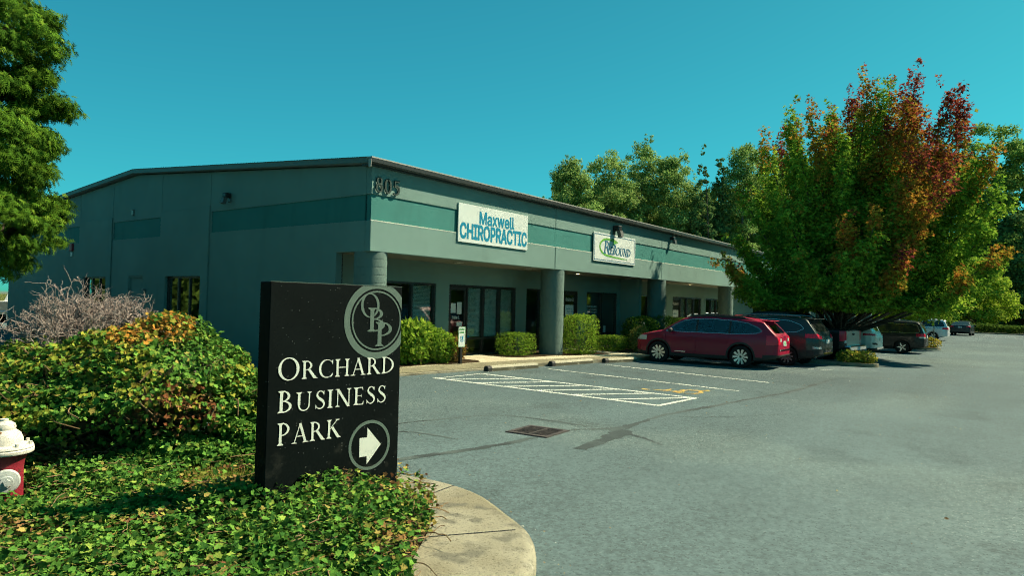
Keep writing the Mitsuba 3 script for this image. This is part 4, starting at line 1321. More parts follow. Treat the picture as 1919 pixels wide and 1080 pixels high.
GRN = [(.15, .27, .03), (.21, .34, .035), (.10, .19, .022), (.29, .38, .05)]
shrub('shrub', 'bright leafy shrub just right of the black sign, in front of the first shop window', 2.35, .85, .85, .65, 1.25, 2600, .15, GRN, [4, 4, 3, 2], 21, 2.2, rough=.25)
shrub('shrub', 'lower bright green shrub between the leafy one and the wheelchair parking sign', 3.15, .55, .55, .5, .98, 2600, .085, GRN, [4, 4, 3, 1], 22, 2.2, rough=.2)
shrub('shrub', 'small brown and yellow shrub behind the wheelchair parking sign', 3.75, .45, .38, .38, .75, 1500, .075, [(.20, .11, .035), (.26, .20, .04), (.14, .075, .03), (.10, .13, .02)], [4, 3, 3, 2], 23, 2.4)
shrub('hedge', 'low clipped box hedge left of the second column', 7.62, .95, .68, .55, .78, 3400, .06, GRN, [3, 4, 3, 1], 24, 5, rough=.05)
shrub('hedge', 'tall clipped boxy hedge right of the second column', 10.25, -.05, .66, .6, 1.45, 5000, .065, GRN, [4, 4, 3, 2], 25, 4.5, rough=.10)
shrub('hedge', 'wide low clipped hedge before the dark window with the opening hours', 13.45, .40, .95, .5, .62, 3600, .055, GRN, [3, 4, 3, 1], 26, 4, rough=.06)
shrub('shrub', 'small yellowish variegated shrub between the low hedge and the red car', 14.25, -.55, .45, .40, 1.0, 1800, .085, [(.34, .32, .10), (.26, .28, .06), (.16, .20, .04), (.30, .20, .05)], [4, 3, 3, 1], 27, 2.4, rough=.25)
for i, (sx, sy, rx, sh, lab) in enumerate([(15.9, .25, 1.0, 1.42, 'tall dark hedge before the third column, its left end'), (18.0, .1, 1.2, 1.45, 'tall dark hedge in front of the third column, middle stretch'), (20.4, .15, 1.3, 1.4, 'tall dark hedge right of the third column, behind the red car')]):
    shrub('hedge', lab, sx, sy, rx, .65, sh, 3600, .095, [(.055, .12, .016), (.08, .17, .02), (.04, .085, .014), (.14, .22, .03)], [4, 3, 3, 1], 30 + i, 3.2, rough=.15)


def lit_hash(p):
    return p


# --- the ivy mound behind the sign
rs = np.random.default_rng(77)


def px_dir(px, py):
    f = 959.5 / math.tan(math.radians(73.35 / 2))
    rr = math.cos(ROLL) * rgt + math.sin(ROLL) * upv
    return fwd + rr * (px - 959.5) / f + upr * (540 - py) / f


IV = [(.075, .185, .032), (.12, .25, .042), (.032, .095, .02), (.21, .30, .055), (.25, .22, .06)]
MNX, MNY = -8.40, -5.62                                        # mound centre
MUX = np.array([.80, -.598])                                   # its long axis, across the view


def mound_point(d, k):
    """A point of the mound in direction d (unit, upper half), k = 1 on its surface."""
    a = math.atan2(0, 1)
    lumps = 1 + .40 * (meshkit.fbm(d * 2.1 + 4.2, 3, 3) - .5) + .30 * (meshkit.fbm(d * 5.5 + 1.2, 2, 6) - .5)
    top = np.where(d[:, 0] < .15, 1.0, 1.0) * 1
    r = (np.abs(d) ** 2.3).sum(1) ** (-1 / 2.3) * lumps * k
    lx, ly, lz = d[:, 0] * r * 1.72 - .08, d[:, 1] * r * 1.15, d[:, 2] * r
    hgt = .62 + .24 * np.exp(-((lx - .50) / .50) ** 2) - .22 * np.clip(lx - .9, 0, 1) + .0 * top
    under = np.clip(.55 - np.abs(lz), 0, 1)
    lzz = .62 + lz * np.where(lz > 0, hgt, .52)
    sh = 1 - .28 * np.clip(.42 - lzz, 0, 1) / .42
    lx, ly = lx * sh, ly * sh
    x = MNX + MUX[0] * lx + .598 * ly
    y = MNY + MUX[1] * lx + .80 * ly
    return np.stack([x, y, np.maximum(.22, .16 + lzz)], 1), lx, lzz


NM = 34000
d = randdir(rs, NM * 2)
d = d[(d[:, 2] > -.75) & (d[:, 1] < .75)][:NM]
pos, lx, lz = mound_point(d, 1 - np.abs(rs.normal(0, .10, len(d))))
n2 = meshkit.fbm(pos * 1.6 + 2, 3, 4)
col = pick(rs, IV, [4, 4, 3, 1.6, .4], len(d))
yel = (n2 > .55) & (rs.uniform(size=len(d)) < .45)
col[yel] = pick(rs, [(.26, .27, .04), (.22, .26, .035), (.30, .24, .05)], [3, 3, 1], yel.sum())
tip = (lz > 1.22) & (np.abs(lx - .40) < .36) & (rs.uniform(size=len(d)) < .7)
col[tip] = pick(rs, [(.34, .16, .03), (.36, .24, .05), (.24, .10, .03), (.25, .24, .04)], [3, 3, 2, 2], tip.sum())
brn = (np.hypot(lx - .75, lz - .55) < .33) & (rs.uniform(size=len(d)) < .5)
col[brn] = pick(rs, [(.20, .08, .035), (.14, .06, .03), (.26, .15, .07)], [3, 3, 2], brn.sum())
dw = np.stack([d[:, 0] * MUX[0] + d[:, 1] * .598, d[:, 0] * MUX[1] + d[:, 1] * .80, d[:, 2]], 1)
nrm = unit(dw * .9 + [0, 0, .7] + rs.normal(0, .45, (len(d), 3)))
alg = unit(rs.normal(0, .8, (len(d), 3)) + dw * .3 + [0, 0, -.45])
hole = (np.abs(lz - .36 - .10 * np.sin(lx * 3)) < .22) & (lx > -1.3) & (lx < 1.0) & (rs.uniform(size=len(d)) < .88)      # the dark hollow under the overhang, where leaves are few
pos[hole] -= dw[hole] * .30
keep = ~hole | (rs.uniform(size=len(d)) < .16)
v, f, c = leaves(LEAF_IVY, pos[keep], alg[keep], nrm[keep], .046 * rs.uniform(.55, 1.4, keep.sum()), col[keep], rs, .18)
ivy_mound = thing('ivy_shrub', 'big round mound of green and yellow ivy behind the black sign', 'shrub')
pv = [(v, f, c)]
for (lobx, loby, lobz, rx_, rz_, n_) in ((1.42, -.35, .36, .42, .34, 2600), (.75, -.75, .30, .55, .22, 2400), (1.05, -.15, .80, .55, .35, 2200)):
    dd_ = randdir(rs, n_); dd_[:, 2] = np.abs(dd_[:, 2]) - .15
    rr_ = (1 - np.abs(rs.normal(0, .16, n_))) * (1 + .5 * (meshkit.fbm(dd_ * 2.4 + lobx, 2, 8) - .5))
    l_ = dd_ * rr_[:, None]
    px_ = np.stack([MNX + MUX[0] * (lobx + l_[:, 0] * rx_) + .598 * (loby + l_[:, 1] * .38), MNY + MUX[1] * (lobx + l_[:, 0] * rx_) + .80 * (loby + l_[:, 1] * .38), np.maximum(.2, lobz + l_[:, 2] * rz_)], 1)
    w_ = np.stack([dd_[:, 0] * MUX[0] + dd_[:, 1] * .598, dd_[:, 0] * MUX[1] + dd_[:, 1] * .80, dd_[:, 2]], 1)
    pv.append(leaves(LEAF_IVY, px_, unit(rs.normal(0, .8, (n_, 3)) + w_ * .3 - [0, 0, .4]), unit(w_ + [0, 0, .6] + rs.normal(0, .45, (n_, 3))), .050 * rs.uniform(.6, 1.3, n_), pick(rs, IV, [4, 4, 4, 1.2, .3], n_), rs, .18))
(v, f), c = join_leaves(pv)
put(ivy_mound, 'foliage', (v, f), 'leaf_glossy', smooth=False, color=c, kind='stuff')
stems = []
for _ in range(150):
    a = rs.uniform(0, 2 * PI); el = rs.uniform(-.1, 1.0)
    dd = unit(np.array([[math.cos(a) * math.cos(el), -abs(math.sin(a)) * math.cos(el), math.sin(el)]]))
    p1 = mound_point(dd, np.array([rs.uniform(.75, 1.04)]))[0][0]
    b = np.array([MNX + rs.normal(0, .5), MNY + rs.normal(0, .35), .2])
    m = (b + p1) / 2 + rs.normal(0, .12, 3)
    stems.append(tube(spline([b, m, p1, p1 + rs.normal(0, .10, 3) - [0, 0, .06]], 4), rs.uniform(.003, .008), 4, cap=False))
put(ivy_mound, 'stem', cat(stems), 'stem_tan', smooth=False, kind='stuff')
# solid core added inside to stop the light and darken the gaps
core = trimesh.creation.icosphere(3, 1.0)
cd = unit(core.vertices)
core.vertices = mound_point(cd, np.full(len(cd), .70))[0]
put(ivy_mound, 'added_core', core, 'bark', smooth=True)

# --- the dead grey bush on top of the mound
DB = thing('dead_bush', 'bare grey dead bush with tangled twigs at the left of the ivy mound', 'bush')
tw, thick = [], []
BX = np.array([MNX - .30 * MUX[0] + .10, MNY - .30 * MUX[1] + .14])


def twig(p, dirn, ln, r, depth):
    n = 4
    pts = [p]
    for i in range(n):
        dirn = unit((dirn + rs.normal(0, .30, 3) + np.array([0, 0, .04]))[None])[0]
        pts.append(pts[-1] + dirn * ln / n)
    (thick if depth == 0 else tw).append(tube(np.array(pts), np.linspace(r, r * .55, n + 1), 4, cap=False))
    if depth < 3:
        for _ in range(3 if depth < 2 else 2):
            q = pts[rs.integers(1, n + 1)]
            twig(q, unit((dirn + rs.normal(0, .75, 3))[None])[0], ln * rs.uniform(.45, .75), r * .62, depth + 1)


for _ in range(360):
    q = randdir(rs, 1)[0]; q[2] = abs(q[2])
    q = q * rs.uniform(.25, .92) ** .7
    b = np.array([BX[0] + MUX[0] * q[0] * .74 + .598 * q[1] * .45, BX[1] + MUX[1] * q[0] * .74 + .80 * q[1] * .45, 1.16 + q[2] * .52 - .10 * max(q[0], 0)])
    o = np.array([MUX[0] * q[0] + .598 * q[1], MUX[1] * q[0] + .80 * q[1], q[2] * .8 + .35])
    twig(b, unit((o + rs.normal(0, .55, 3))[None])[0], rs.uniform(.16, .30), rs.uniform(.0075, .0135), 0)
for _ in range(9):
    b = np.array([BX[0] + MUX[0] * rs.uniform(-.75, .4), BX[1] + MUX[1] * rs.uniform(-.75, .4), 1.25])
    twig(b, unit(np.array([[-.55 * MUX[0] + rs.normal(0, .3), -.55 * MUX[1] + rs.normal(0, .3), .8]]))[0], rs.uniform(.45, .6), .010, 1)
put(DB, 'branch', cat(thick), 'twig_dead', smooth=False, kind='stuff')
put(DB, 'twig', cat(tw), 'twig_dead', smooth=False, kind='stuff')

# --- ivy over the ground of the island
from shapely import contains_xy
NG = 84000
gx = rs.uniform(-13.5, -6.9, NG * 5); gy = rs.uniform(-12.6, -4.4, NG * 5)
edge = isl.buffer(-.34).difference(apron.buffer(-.05))
wobx = gx + .10 * (meshkit.noise(np.stack([gx * 3, gy * 3, gx * 0], -1)) - .5); woby = gy + .10 * (meshkit.noise(np.stack([gx * 3, gy * 3, gx * 0 + 5], -1)) - .5)
ok = contains_xy(edge, wobx, woby)
vx, vy = gx - CAM[0], gy - CAM[1]
ahead = vx * fwd[0] + vy * fwd[1]; side = vx * rgt[0] + vy * rgt[1]
ok &= (ahead > 1.2) & (np.abs(side) < ahead * .95 + .7)
grassy = meshkit.fbm(np.stack([gx * .9, gy * .9, gx * 0 + 1], -1), 2, 9)
strip = np.exp(-((ahead - 6.2 - .25 * np.sin(side * 1.3)) / .30) ** 2) * (side > -3.9)
ok &= (rs.uniform(size=len(gx)) > strip * .93) & (np.hypot(gx - hx + .02, gy - hy + .12) > .26)
gx, gy = gx[ok][:NG], gy[ok][:NG]
print('ivy leaves', len(gx))
dist_edge = np.array(meshkit.noise(np.stack([gx * 2.2, gy * 2.2, gx * 0 + 7], -1)))
near_edge = 1.0
hz_ = soil_h(gx, gy) + rs.uniform(.02, 1, len(gx)) ** 1.2 * (.10 + .15 * dist_edge)
pos = np.stack([gx, gy, hz_], 1)
n3 = meshkit.fbm(pos * [1.3, 1.3, .1] + 5, 3, 2)
col = pick(rs, IV, [4, 2.8, 4, 1.3, .6], len(gx))
dry = (n3 > .55) & (rs.uniform(size=len(gx)) < .55)
col[dry] = pick(rs, [(.30, .24, .07), (.26, .15, .06), (.22, .24, .05), (.18, .08, .04)], [3, 2, 3, 1], dry.sum())
keep = ~((n3 > .55) & (rs.uniform(size=len(gx)) < .45))
nrm = unit(np.array([0, 0, .8]) + rs.normal(0, .55, (len(gx), 3)))
alg = unit(rs.normal(0, 1, (len(gx), 3)) * [1, 1, .35])
v, f, c = leaves(LEAF_IVY, pos[keep], alg[keep], nrm[keep], .036 * rs.uniform(.45, 1.5, keep.sum()), col[keep], rs, .18)
single('ivy_ground_cover', 'ivy ground cover with dry patches around the foot of the black sign', 'ivy', (v, f), 'leaf_glossy', smooth=False, color=c, kind='stuff')
runs = []
for _ in range(1700):
    i = rs.integers(len(gx))
    p = pos[i] * [1, 1, 1] + [0, 0, -.02]
    a = rs.uniform(0, 2 * PI)
    pts = [p]
    for _ in range(4):
        a += rs.normal(0, .5)
        pts.append(pts[-1] + np.array([math.cos(a), math.sin(a), rs.normal(.05, .22)]) * rs.uniform(.03, .09))
    runs.append(tube(spline(pts, 2), rs.uniform(.0022, .0048), 4, cap=False))
single('ivy_runner', 'bare tan ivy runners lying over the ground cover', 'ivy stems', cat(runs), 'stem_tan', smooth=False, kind='stuff')

# --- mown grass strip between the mound and the ivy
NGR = 9000
q = rs.uniform(-1, 1, NGR); sd = rs.uniform(-4.4, -1.5, NGR); ah = 6.2 + .25 * np.sin(sd * 1.3) + rs.normal(0, .24, NGR)
bxy = CAM[None, :2] + ah[:, None] * fwd[None, :2] / np.linalg.norm(fwd[:2]) + sd[:, None] * rgt[None, :2]
pos = np.column_stack([bxy, soil_h(bxy[:, 0], bxy[:, 1])])
blade = (np.array([[-.09, 0, 0], [.09, 0, 0], [0, 1, .25]]), np.array([[0, 1, 2]]))
v, f, c = leaves(blade, pos, unit(rs.normal(0, .45, (NGR, 3)) + [0, 0, 1]), rs.normal(0, 1, (NGR, 3)), .07 * rs.uniform(.6, 1.4, NGR), pick(rs, [(.20, .26, .04), (.28, .26, .06), (.13, .20, .03), (.34, .28, .10)], [4, 3, 3, 2], NGR), rs, .15)
single('grass', 'short yellow green grass between the ivy mound and the ground cover', 'grass', (v, f), 'leaf', smooth=False, color=c, kind='stuff')


# ------------------------------------------------------------------ vehicles
def carpaint(name, c, metallic=.25, rough=.32):
    mat(name, c, rough, metallic=metallic, spec=.12, coat=.75)
    return name


carpaint('paint_red', (.20, .003, .024), .0, .4)
carpaint('paint_slate', (.022, .034, .034), .3)
carpaint('paint_black', (.008, .010, .011), .1, .3)
carpaint('paint_pearl', (.52, .56, .54), .15, .35)
carpaint('paint_silver', (.48, .52, .54), .35, .35)
carpaint('paint_navy', (.012, .020, .024), .2, .3)
carpaint('paint_white', (.62, .63, .60), .05, .35)
mat('tyre', tone((.016, .016, .016), .2, 8), .85, spec=.25)
mat('rim_silver', (.58, .60, .60), .28, metallic=.85)
mat('rim_dark', (.012, .012, .013), .4)
mat('cladding', (.020, .021, .021), .7, spec=.35)
mat('chrome', (.75, .77, .77), .12, metallic=1.0)
mat('trim_chrome', (.5, .52, .52), .25, metallic=.9)
mat('lamp_red', (.50, .006, .03), .2, spec=.2, coat=.6)
mat('lamp_clear', (.36, .38, .37), .10, spec=.6, coat=1.0)
mat('lamp_amber', (.55, .18, .02), .15, coat=1.0)
mat('plate_white', tone((.60, .63, .62), .1, 30), .5)
mat('plate_green', (.09, .36, .14), .5)
mat('seat_grey', (.10, .10, .095), .8)
mat('tailgate_silver', tone((.36, .38, .33), .15, 5), .38, metallic=.4)


class Shell:
    """A car body lofted through cross sections: side outline x plan outline x tumblehome."""

    def __init__(s, top, bot, plan, tum, r=.07, crown=.045, step=.07):
        top, bot, plan, tum = (np.array(q, float) for q in (top, bot, plan, tum))
        s.top, s.bot, s.plan, s.tum = top, bot, plan, tum
        x0, x1 = plan[0, 0], plan[-1, 0]
        xs = np.unique(np.round(np.concatenate([np.arange(x0, x1, step), top[:, 0], plan[:, 0], [x0, x1]]), 4))
        keep = [xs[0]]
        for x in xs[1:]:
            if x - keep[-1] > .008:
                keep.append(x)
        xs = np.array(keep)
        fr = np.linspace(0, 1, 18)
        arc = np.linspace(0, PI / 2, 6)[1:]
        rings = []
        for x in xs:
            zt, zb, w = (np.interp(x, q[:, 0], q[:, 1]) for q in (top, bot, plan))
            zt = max(zt, zb + .05)
            rr = min(r, (zt - zb) * .35)
            T_ = lambda z: np.interp(z, tum[:, 0], tum[:, 1])
            z = zb + .03 + (zt - rr - zb - .03) * fr
            y = w * T_(z)
            zc, yc = z[-1], y[-1]
            ya = yc - rr * 1.1 * (1 - np.cos(arc)); za = zc + rr * np.sin(arc)
            inner = np.linspace(ya[-1], 0, 6)[1:]
            zi = zt + crown * (1 - (inner / max(ya[-1], 1e-6)) ** 2)
            py = np.concatenate([[0, y[0] * .6, y[0] - .03], y, ya, inner]); pz = np.concatenate([[zb, zb, zb], z, za, zi])
            py = np.concatenate([py, -py[1:-1][::-1]]); pz = np.concatenate([pz, pz[1:-1][::-1]])
            rings.append(np.stack([np.full(len(py), x), py, pz], 1))
        n, m = len(rings[0]), len(rings)
        v = np.vstack(rings)
        i, j = np.meshgrid(np.arange(m - 1), np.arange(n), indexing='ij'); j2 = (j + 1) % n
        q = np.stack([i * n + j, i * n + j2, (i + 1) * n + j2, (i + 1) * n + j], -1).reshape(-1, 4)
        f = np.vstack([q[:, [0, 1, 2]], q[:, [0, 2, 3]]])
        c0, c1 = len(v), len(v) + 1
        v = np.vstack([v, rings[0].mean(0), rings[-1].mean(0)])
        k = np.arange(n); k2 = (k + 1) % n
        f = np.vstack([f, np.stack([k2, k, k * 0 + c0], 1), np.stack([k + (m - 1) * n, k2 + (m - 1) * n, k * 0 + c1], 1)])
        s.m = trimesh.Trimesh(v, f, process=False)
        if s.m.volume < 0:
            s.m.faces = s.m.faces[:, ::-1]
        fn = np.cross(s.m.triangles[:, 1] - s.m.triangles[:, 0], s.m.triangles[:, 2] - s.m.triangles[:, 0])
        nn = np.zeros_like(v)
        for c in range(3):
            np.add.at(nn, s.m.faces[:, c], unit(fn))
        s.n = unit(nn)
        s.cache = {}

    def off(s, d):
        if d not in s.cache:
            s.cache[d] = man(trimesh.Trimesh(s.m.vertices + s.n * d, s.m.faces, process=False))
        return s.cache[d]

    def skin(s, a, b):
        return s.off(b) - s.off(a)


def mprism(poly, h, frame, at):
    return man(prism(poly, h, frame, at))


def mirror(poly):
    return affinity.scale(poly, -1, 1, origin=(0, 0))


def wheel_parts(R, w, spokes, style):
    tyre_ = lathe([(R * .64, -w * .42), (R * .70, -w * .48), (R * .90, -w * .50), (R * .975, -w * .42), (R, -w * .25), (R, w * .25), (R * .975, w * .42), (R * .90, w * .50), (R * .70, w * .48), (R * .64, w * .42), (R * .60, 0), (R * .64, -w * .42)], 40, 'y')
    barrel = lathe([(0, -w * .05), (R * .62, -w * .05), (R * .63, w * .40), (R * .66, w * .47), (R * .695, w * .49), (R * .695, w * .44), (R * .65, w * .38), (R * .60, 0), (0, 0)], 40, 'y')
    lip = lathe([(R * .63, w * .42), (R * .655, w * .475), (R * .70, w * .495), (R * .705, w * .47), (R * .66, w * .44)], 40, 'y')
    sp = []
    for i in range(spokes):
        a = 2 * PI * i / spokes
        if style == 'twin':
            hw0, hw1 = R * .045, R * .105
        else:
            hw0, hw1 = R * .09, R * .075
        P = []
        for r_, hw, yo in ((R * .10, hw0, .40), (R * .655, hw1, .46)):
            for s_ in (-1, 1):
                for yy in (yo * w - .022, yo * w):
                    P.append((r_, s_ * hw * (1 if yy == yo * w else 1.1), yy))
        h = tm(m3.Manifold.hull_points(np.array([(p[0] * math.cos(a) - p[1] * math.sin(a), p[2], p[0] * math.sin(a) + p[1] * math.cos(a)) for p in P])))
        sp.append(h)
    hub = lathe([(0, w * .47), (R * .06, w * .465), (R * .12, w * .43), (R * .14, w * .3), (0, w * .3)], 20, 'y')
    fix = lambda m: m
    return tyre_, barrel, cat(sp + [lip, hub])


def build_car(name, label, spec, paint, loc, heading, group=None, catg='car'):
    """spec: shell outline and the shapes cut from it. Local x forward, y left, z up, origin on the ground midway between the axles."""
    k = thing(name, label, catg, group)
    S = spec['shell']
    M = T().translate([loc[0], loc[1], float(zg(loc[0])) + spec.get('lift', 0)]).rotate([0, 0, 1], heading)
    Wh, wb, R, tw_ = spec['half'], spec['wb'] / 2, spec['R'], spec.get('tw', .23)
    P = lambda nm, mesh, mt, sm=35, parent=k, lab=None: put(parent, nm, tm(mesh) if isinstance(mesh, m3.Manifold) else mesh, mt, smooth=sm, to_world=M, label=lab)
    if 'meshes' not in spec:
        spec['meshes'] = car_meshes(spec)
    for nm, mesh, mt, sm, par in spec['meshes']:
        if mt == '$':
            mt = paint
        if isinstance(mesh, m3.Manifold):
            if mesh.is_empty():
                continue
            mesh = tm(mesh)
        key = (nm, id(mesh))
        P(nm, mesh, mt, sm, k if par is None else f'{k}__{par}')
    for sx in (1, -1):
        for sy in (1, -1):
            ty, ba, sp = spec['wheel']
            W_ = M @ T().translate([sx * wb, sy * (Wh - tw_ / 2 - .015), R]) @ T().rotate([0, 0, 1], 0 if sy > 0 else 180)
            wk = put(k, 'wheel', ty, 'tyre', smooth=40, to_world=W_)
            put(wk, 'rim', ba, 'rim_dark', smooth=40, to_world=W_)
            put(wk, 'spokes', sp, spec.get('rim_mat', 'rim_silver'), smooth=40, to_world=W_)
    return k


def car_meshes(spec):
    S = spec['shell']
    out = []
    Wh, wb, R = spec['half'], spec['wb'] / 2, spec['R']
    body = S.off(0.0)
    both = lambda poly: None
    # wheel arches
    for sx in (1, -1):
        for sy in (1, -1):
            c = m3.Manifold.cylinder(.42, R + .055, R + .055, 40).rotate([90, 0, 0]).translate([sx * wb, (.21 + (Wh - .40 + .21)) if sy > 0 else -(Wh - .40), R + .01])
            body = body - c
    arch = lambda a, b: unary_union([Point(sx * wb, R + .01).buffer(R + b, 24).difference(Point(sx * wb, R + .01).buffer(R + a, 24)) for sx in (1, -1)])
    side_prism = lambda poly: mprism(poly, 2.6, 'xz', -1.3)
    wins = spec['side_windows']
    allw = unary_union(wins)
    rw, ws = spec.get('rear_window'), spec.get('windshield')
    wcut = side_prism(allw)
    rc = mprism(rw[0], rw[2] - rw[1], 'yz', rw[1]) if rw else None
    wc_ = mprism(ws[0], ws[2] - ws[1], 'yz', ws[1]) if ws else None
    hollow = spec.get('hollow')
    if hollow:
        cab = S.off(-.05) ^ m3.Manifold.cube([hollow[1] - hollow[0], 1.7, 1.2]).translate([hollow[0], -.85, .62])
        body = body - cab - (wcut ^ S.skin(-.30, .05)) - (wc_ ^ S.skin(-.2, .05)) - (rc ^ S.skin(-.2, .05))
        glass, gskin = 'glass_car', S.skin(-.012, -.006)
    else:
        body = body - (unary_cut([wcut, rc, wc_]) ^ S.skin(-.012, .05))
        glass, gskin = 'glass_dark', S.skin(-.05, -.006)
    for line in spec.get('seams', []):
        g = LineString(line).buffer(.005, cap_style=2)
        body = body - (side_prism(g) ^ S.skin(-.015, .05))
    for poly, x0, x1, nm, mt in spec.get('end_cuts', []):
        body = body - (mprism(poly, x1 - x0, 'yz', x0) ^ S.skin(-.012, .05))
    if 'cavity' in spec:
        body = body - man(spec['cavity'])
    out.append(('body', body, '$', 32, None))
    for w in wins:
        for sgn in (1, -1):
            half = m3.Manifold.cube([8, 2, 3]).translate([-4, 0 if sgn > 0 else -2, 0])
            out.append(('side_window', gskin ^ side_prism(w) ^ half, glass, 32, None))
    if rw:
        out.append(('rear_window', gskin ^ rc, glass, 32, None))
    if ws:
        out.append(('windscreen', gskin ^ wc_, glass, 32, None))
    if spec.get('trim'):
        tr = spec['trim'](allw)
        out.append(('window_trim', S.skin(-.004, .006) ^ side_prism(tr), 'trim_chrome', 32, None))
    if spec.get('pillar'):
        for g in getattr(spec['pillar'], 'geoms', [spec['pillar']]):
            for sgn in (1, -1):
                out.append(('pillar_trim', S.skin(-.003, .003) ^ side_prism(g) ^ m3.Manifold.cube([8, 2, 3]).translate([-4, 0 if sgn > 0 else -2, 0]), 'cladding', 32, None))
    if spec.get('clad', True):
        cl = arch(.045, .10).intersection(sbox(-9, .2, 9, 3))
        zc = spec.get('clad_z', .36)
        low = sbox(-9, -1, 9, zc).difference(unary_union([Point(sx * wb, R + .01).buffer(R + .06, 24) for sx in (1, -1)]))
        out.append(('lower_cladding', S.skin(-.004, .010) ^ side_prism(unary_union([cl, low]) if spec.get('arch_clad', True) else low), 'cladding', 32, None))
    for nm, poly, x0, x1, mt, d in spec.get('end_skins', []):
        for pl in ([poly] if nm.endswith('!') else [poly]):
            out.append((nm, S.skin(-.003, d) ^ mprism(pl, x1 - x0, 'yz', x0), mt, 32, None))
    for nm, poly, mt, d in spec.get('side_skins', []):
        for sgn in (1, -1):
            half = m3.Manifold.cube([8, 2, 3]).translate([-4, 0 if sgn > 0 else -2, 0])
            out.append((nm, S.skin(-.003, d) ^ side_prism(poly) ^ half, mt, 32, None))
    for nm, mesh, mt in spec.get('extras', []):
        out.append((nm, mesh, mt, 35, None))
    return [(a, tm(b) if isinstance(b, m3.Manifold) else b, c, d, e) for a, b, c, d, e in out if not (isinstance(b, m3.Manifold) and b.is_empty())]


def unary_cut(ms):
    ms = [m for m in ms if m is not None]
    o = ms[0]
    for m in ms[1:]:
        o = o + m
    return o


def sym_poly(pts):
    """A polygon in (y, z) from its left half, mirrored."""
    p = np.array(pts, float)
    return Polygon(np.vstack([p, (p * [-1, 1])[::-1]]))


def pair(poly):
    return unary_union([poly, mirror(poly)])


def mirror_mesh(x, y, z, s=1):
    m = bx(-.07, .05, -.10, .10, -.07, .07, .04)
    st_ = bx(-.03, .03, -.02, .02, -.07, -.03, .01)
    return [move(m, x, y + .10, z), tube([(x + .02, y - .03, z - .06), (x, y + .06, z - .04)], .02, 6)], [move(m, x, -y - .10, z), tube([(x + .02, -y + .03, z - .06), (x, -y - .06, z - .04)], .02, 6)]


def rail(x0, x1, y, z, h=.05, r=.016):
    p = spline([(x0, y, z - .02), (x0 + .10, y, z + h), ((x0 + x1) / 2, y, z + h + .025), (x1 - .14, y, z + h), (x1, y, z - .03)], 6)
    return tube(p, r, 6)


def handle(x, y, z):
    return bx(x - .10, x + .10, y - .02, y + .022, z - .018, z + .018, .012)


def seats(xf, xr, z0=.62):
    ms = []
    for x in (xf, xr):
        for y in (-.38, .38):
            ms += [bx(x - .08, x + .08, y - .24, y + .24, z0, z0 + .55, .06), bx(x - .05, x + .05, y - .13, y + .13, z0 + .58, z0 + .76, .04)]
    return cat(ms)


# the red estate
top = [(-2.52, .50), (-2.515, .82), (-2.48, .98), (-2.44, 1.055), (-2.32, 1.17), (-2.10, 1.40), (-2.02, 1.47), (-1.9, 1.50), (-1.2, 1.57), (-.3, 1.605), (.25, 1.575), (.62, 1.50), (1.28, 1.085), (1.7, 1.015), (2.05, .925), (2.24, .80), (2.32, .66), (2.34, .52)]
bot = [(-2.52, .44), (-2.3, .34), (-1.9, .26), (1.8, .24), (2.2, .27), (2.34, .40)]
plan = [(-2.52, .60), (-2.47, .74), (-2.38, .82), (-2.15, .89), (-1.4, .92), (1.2, .92), (1.75, .885), (2.05, .80), (2.25, .62), (2.34, .42)]
tum = [(.2, .95), (.34, .985), (.5, 1.0), (.78, 1.0), (.92, .992), (1.03, .965), (1.5, .775), (1.7, .70)]
SWAG = Polygon([(1.10, 1.085), (.80, 1.30), (.48, 1.455), (.1, 1.505), (-.5, 1.515), (-1.1, 1.485), (-1.55, 1.42), (-1.88, 1.29), (-2.00, 1.19), (-1.85, 1.125), (-1.3, 1.085)])
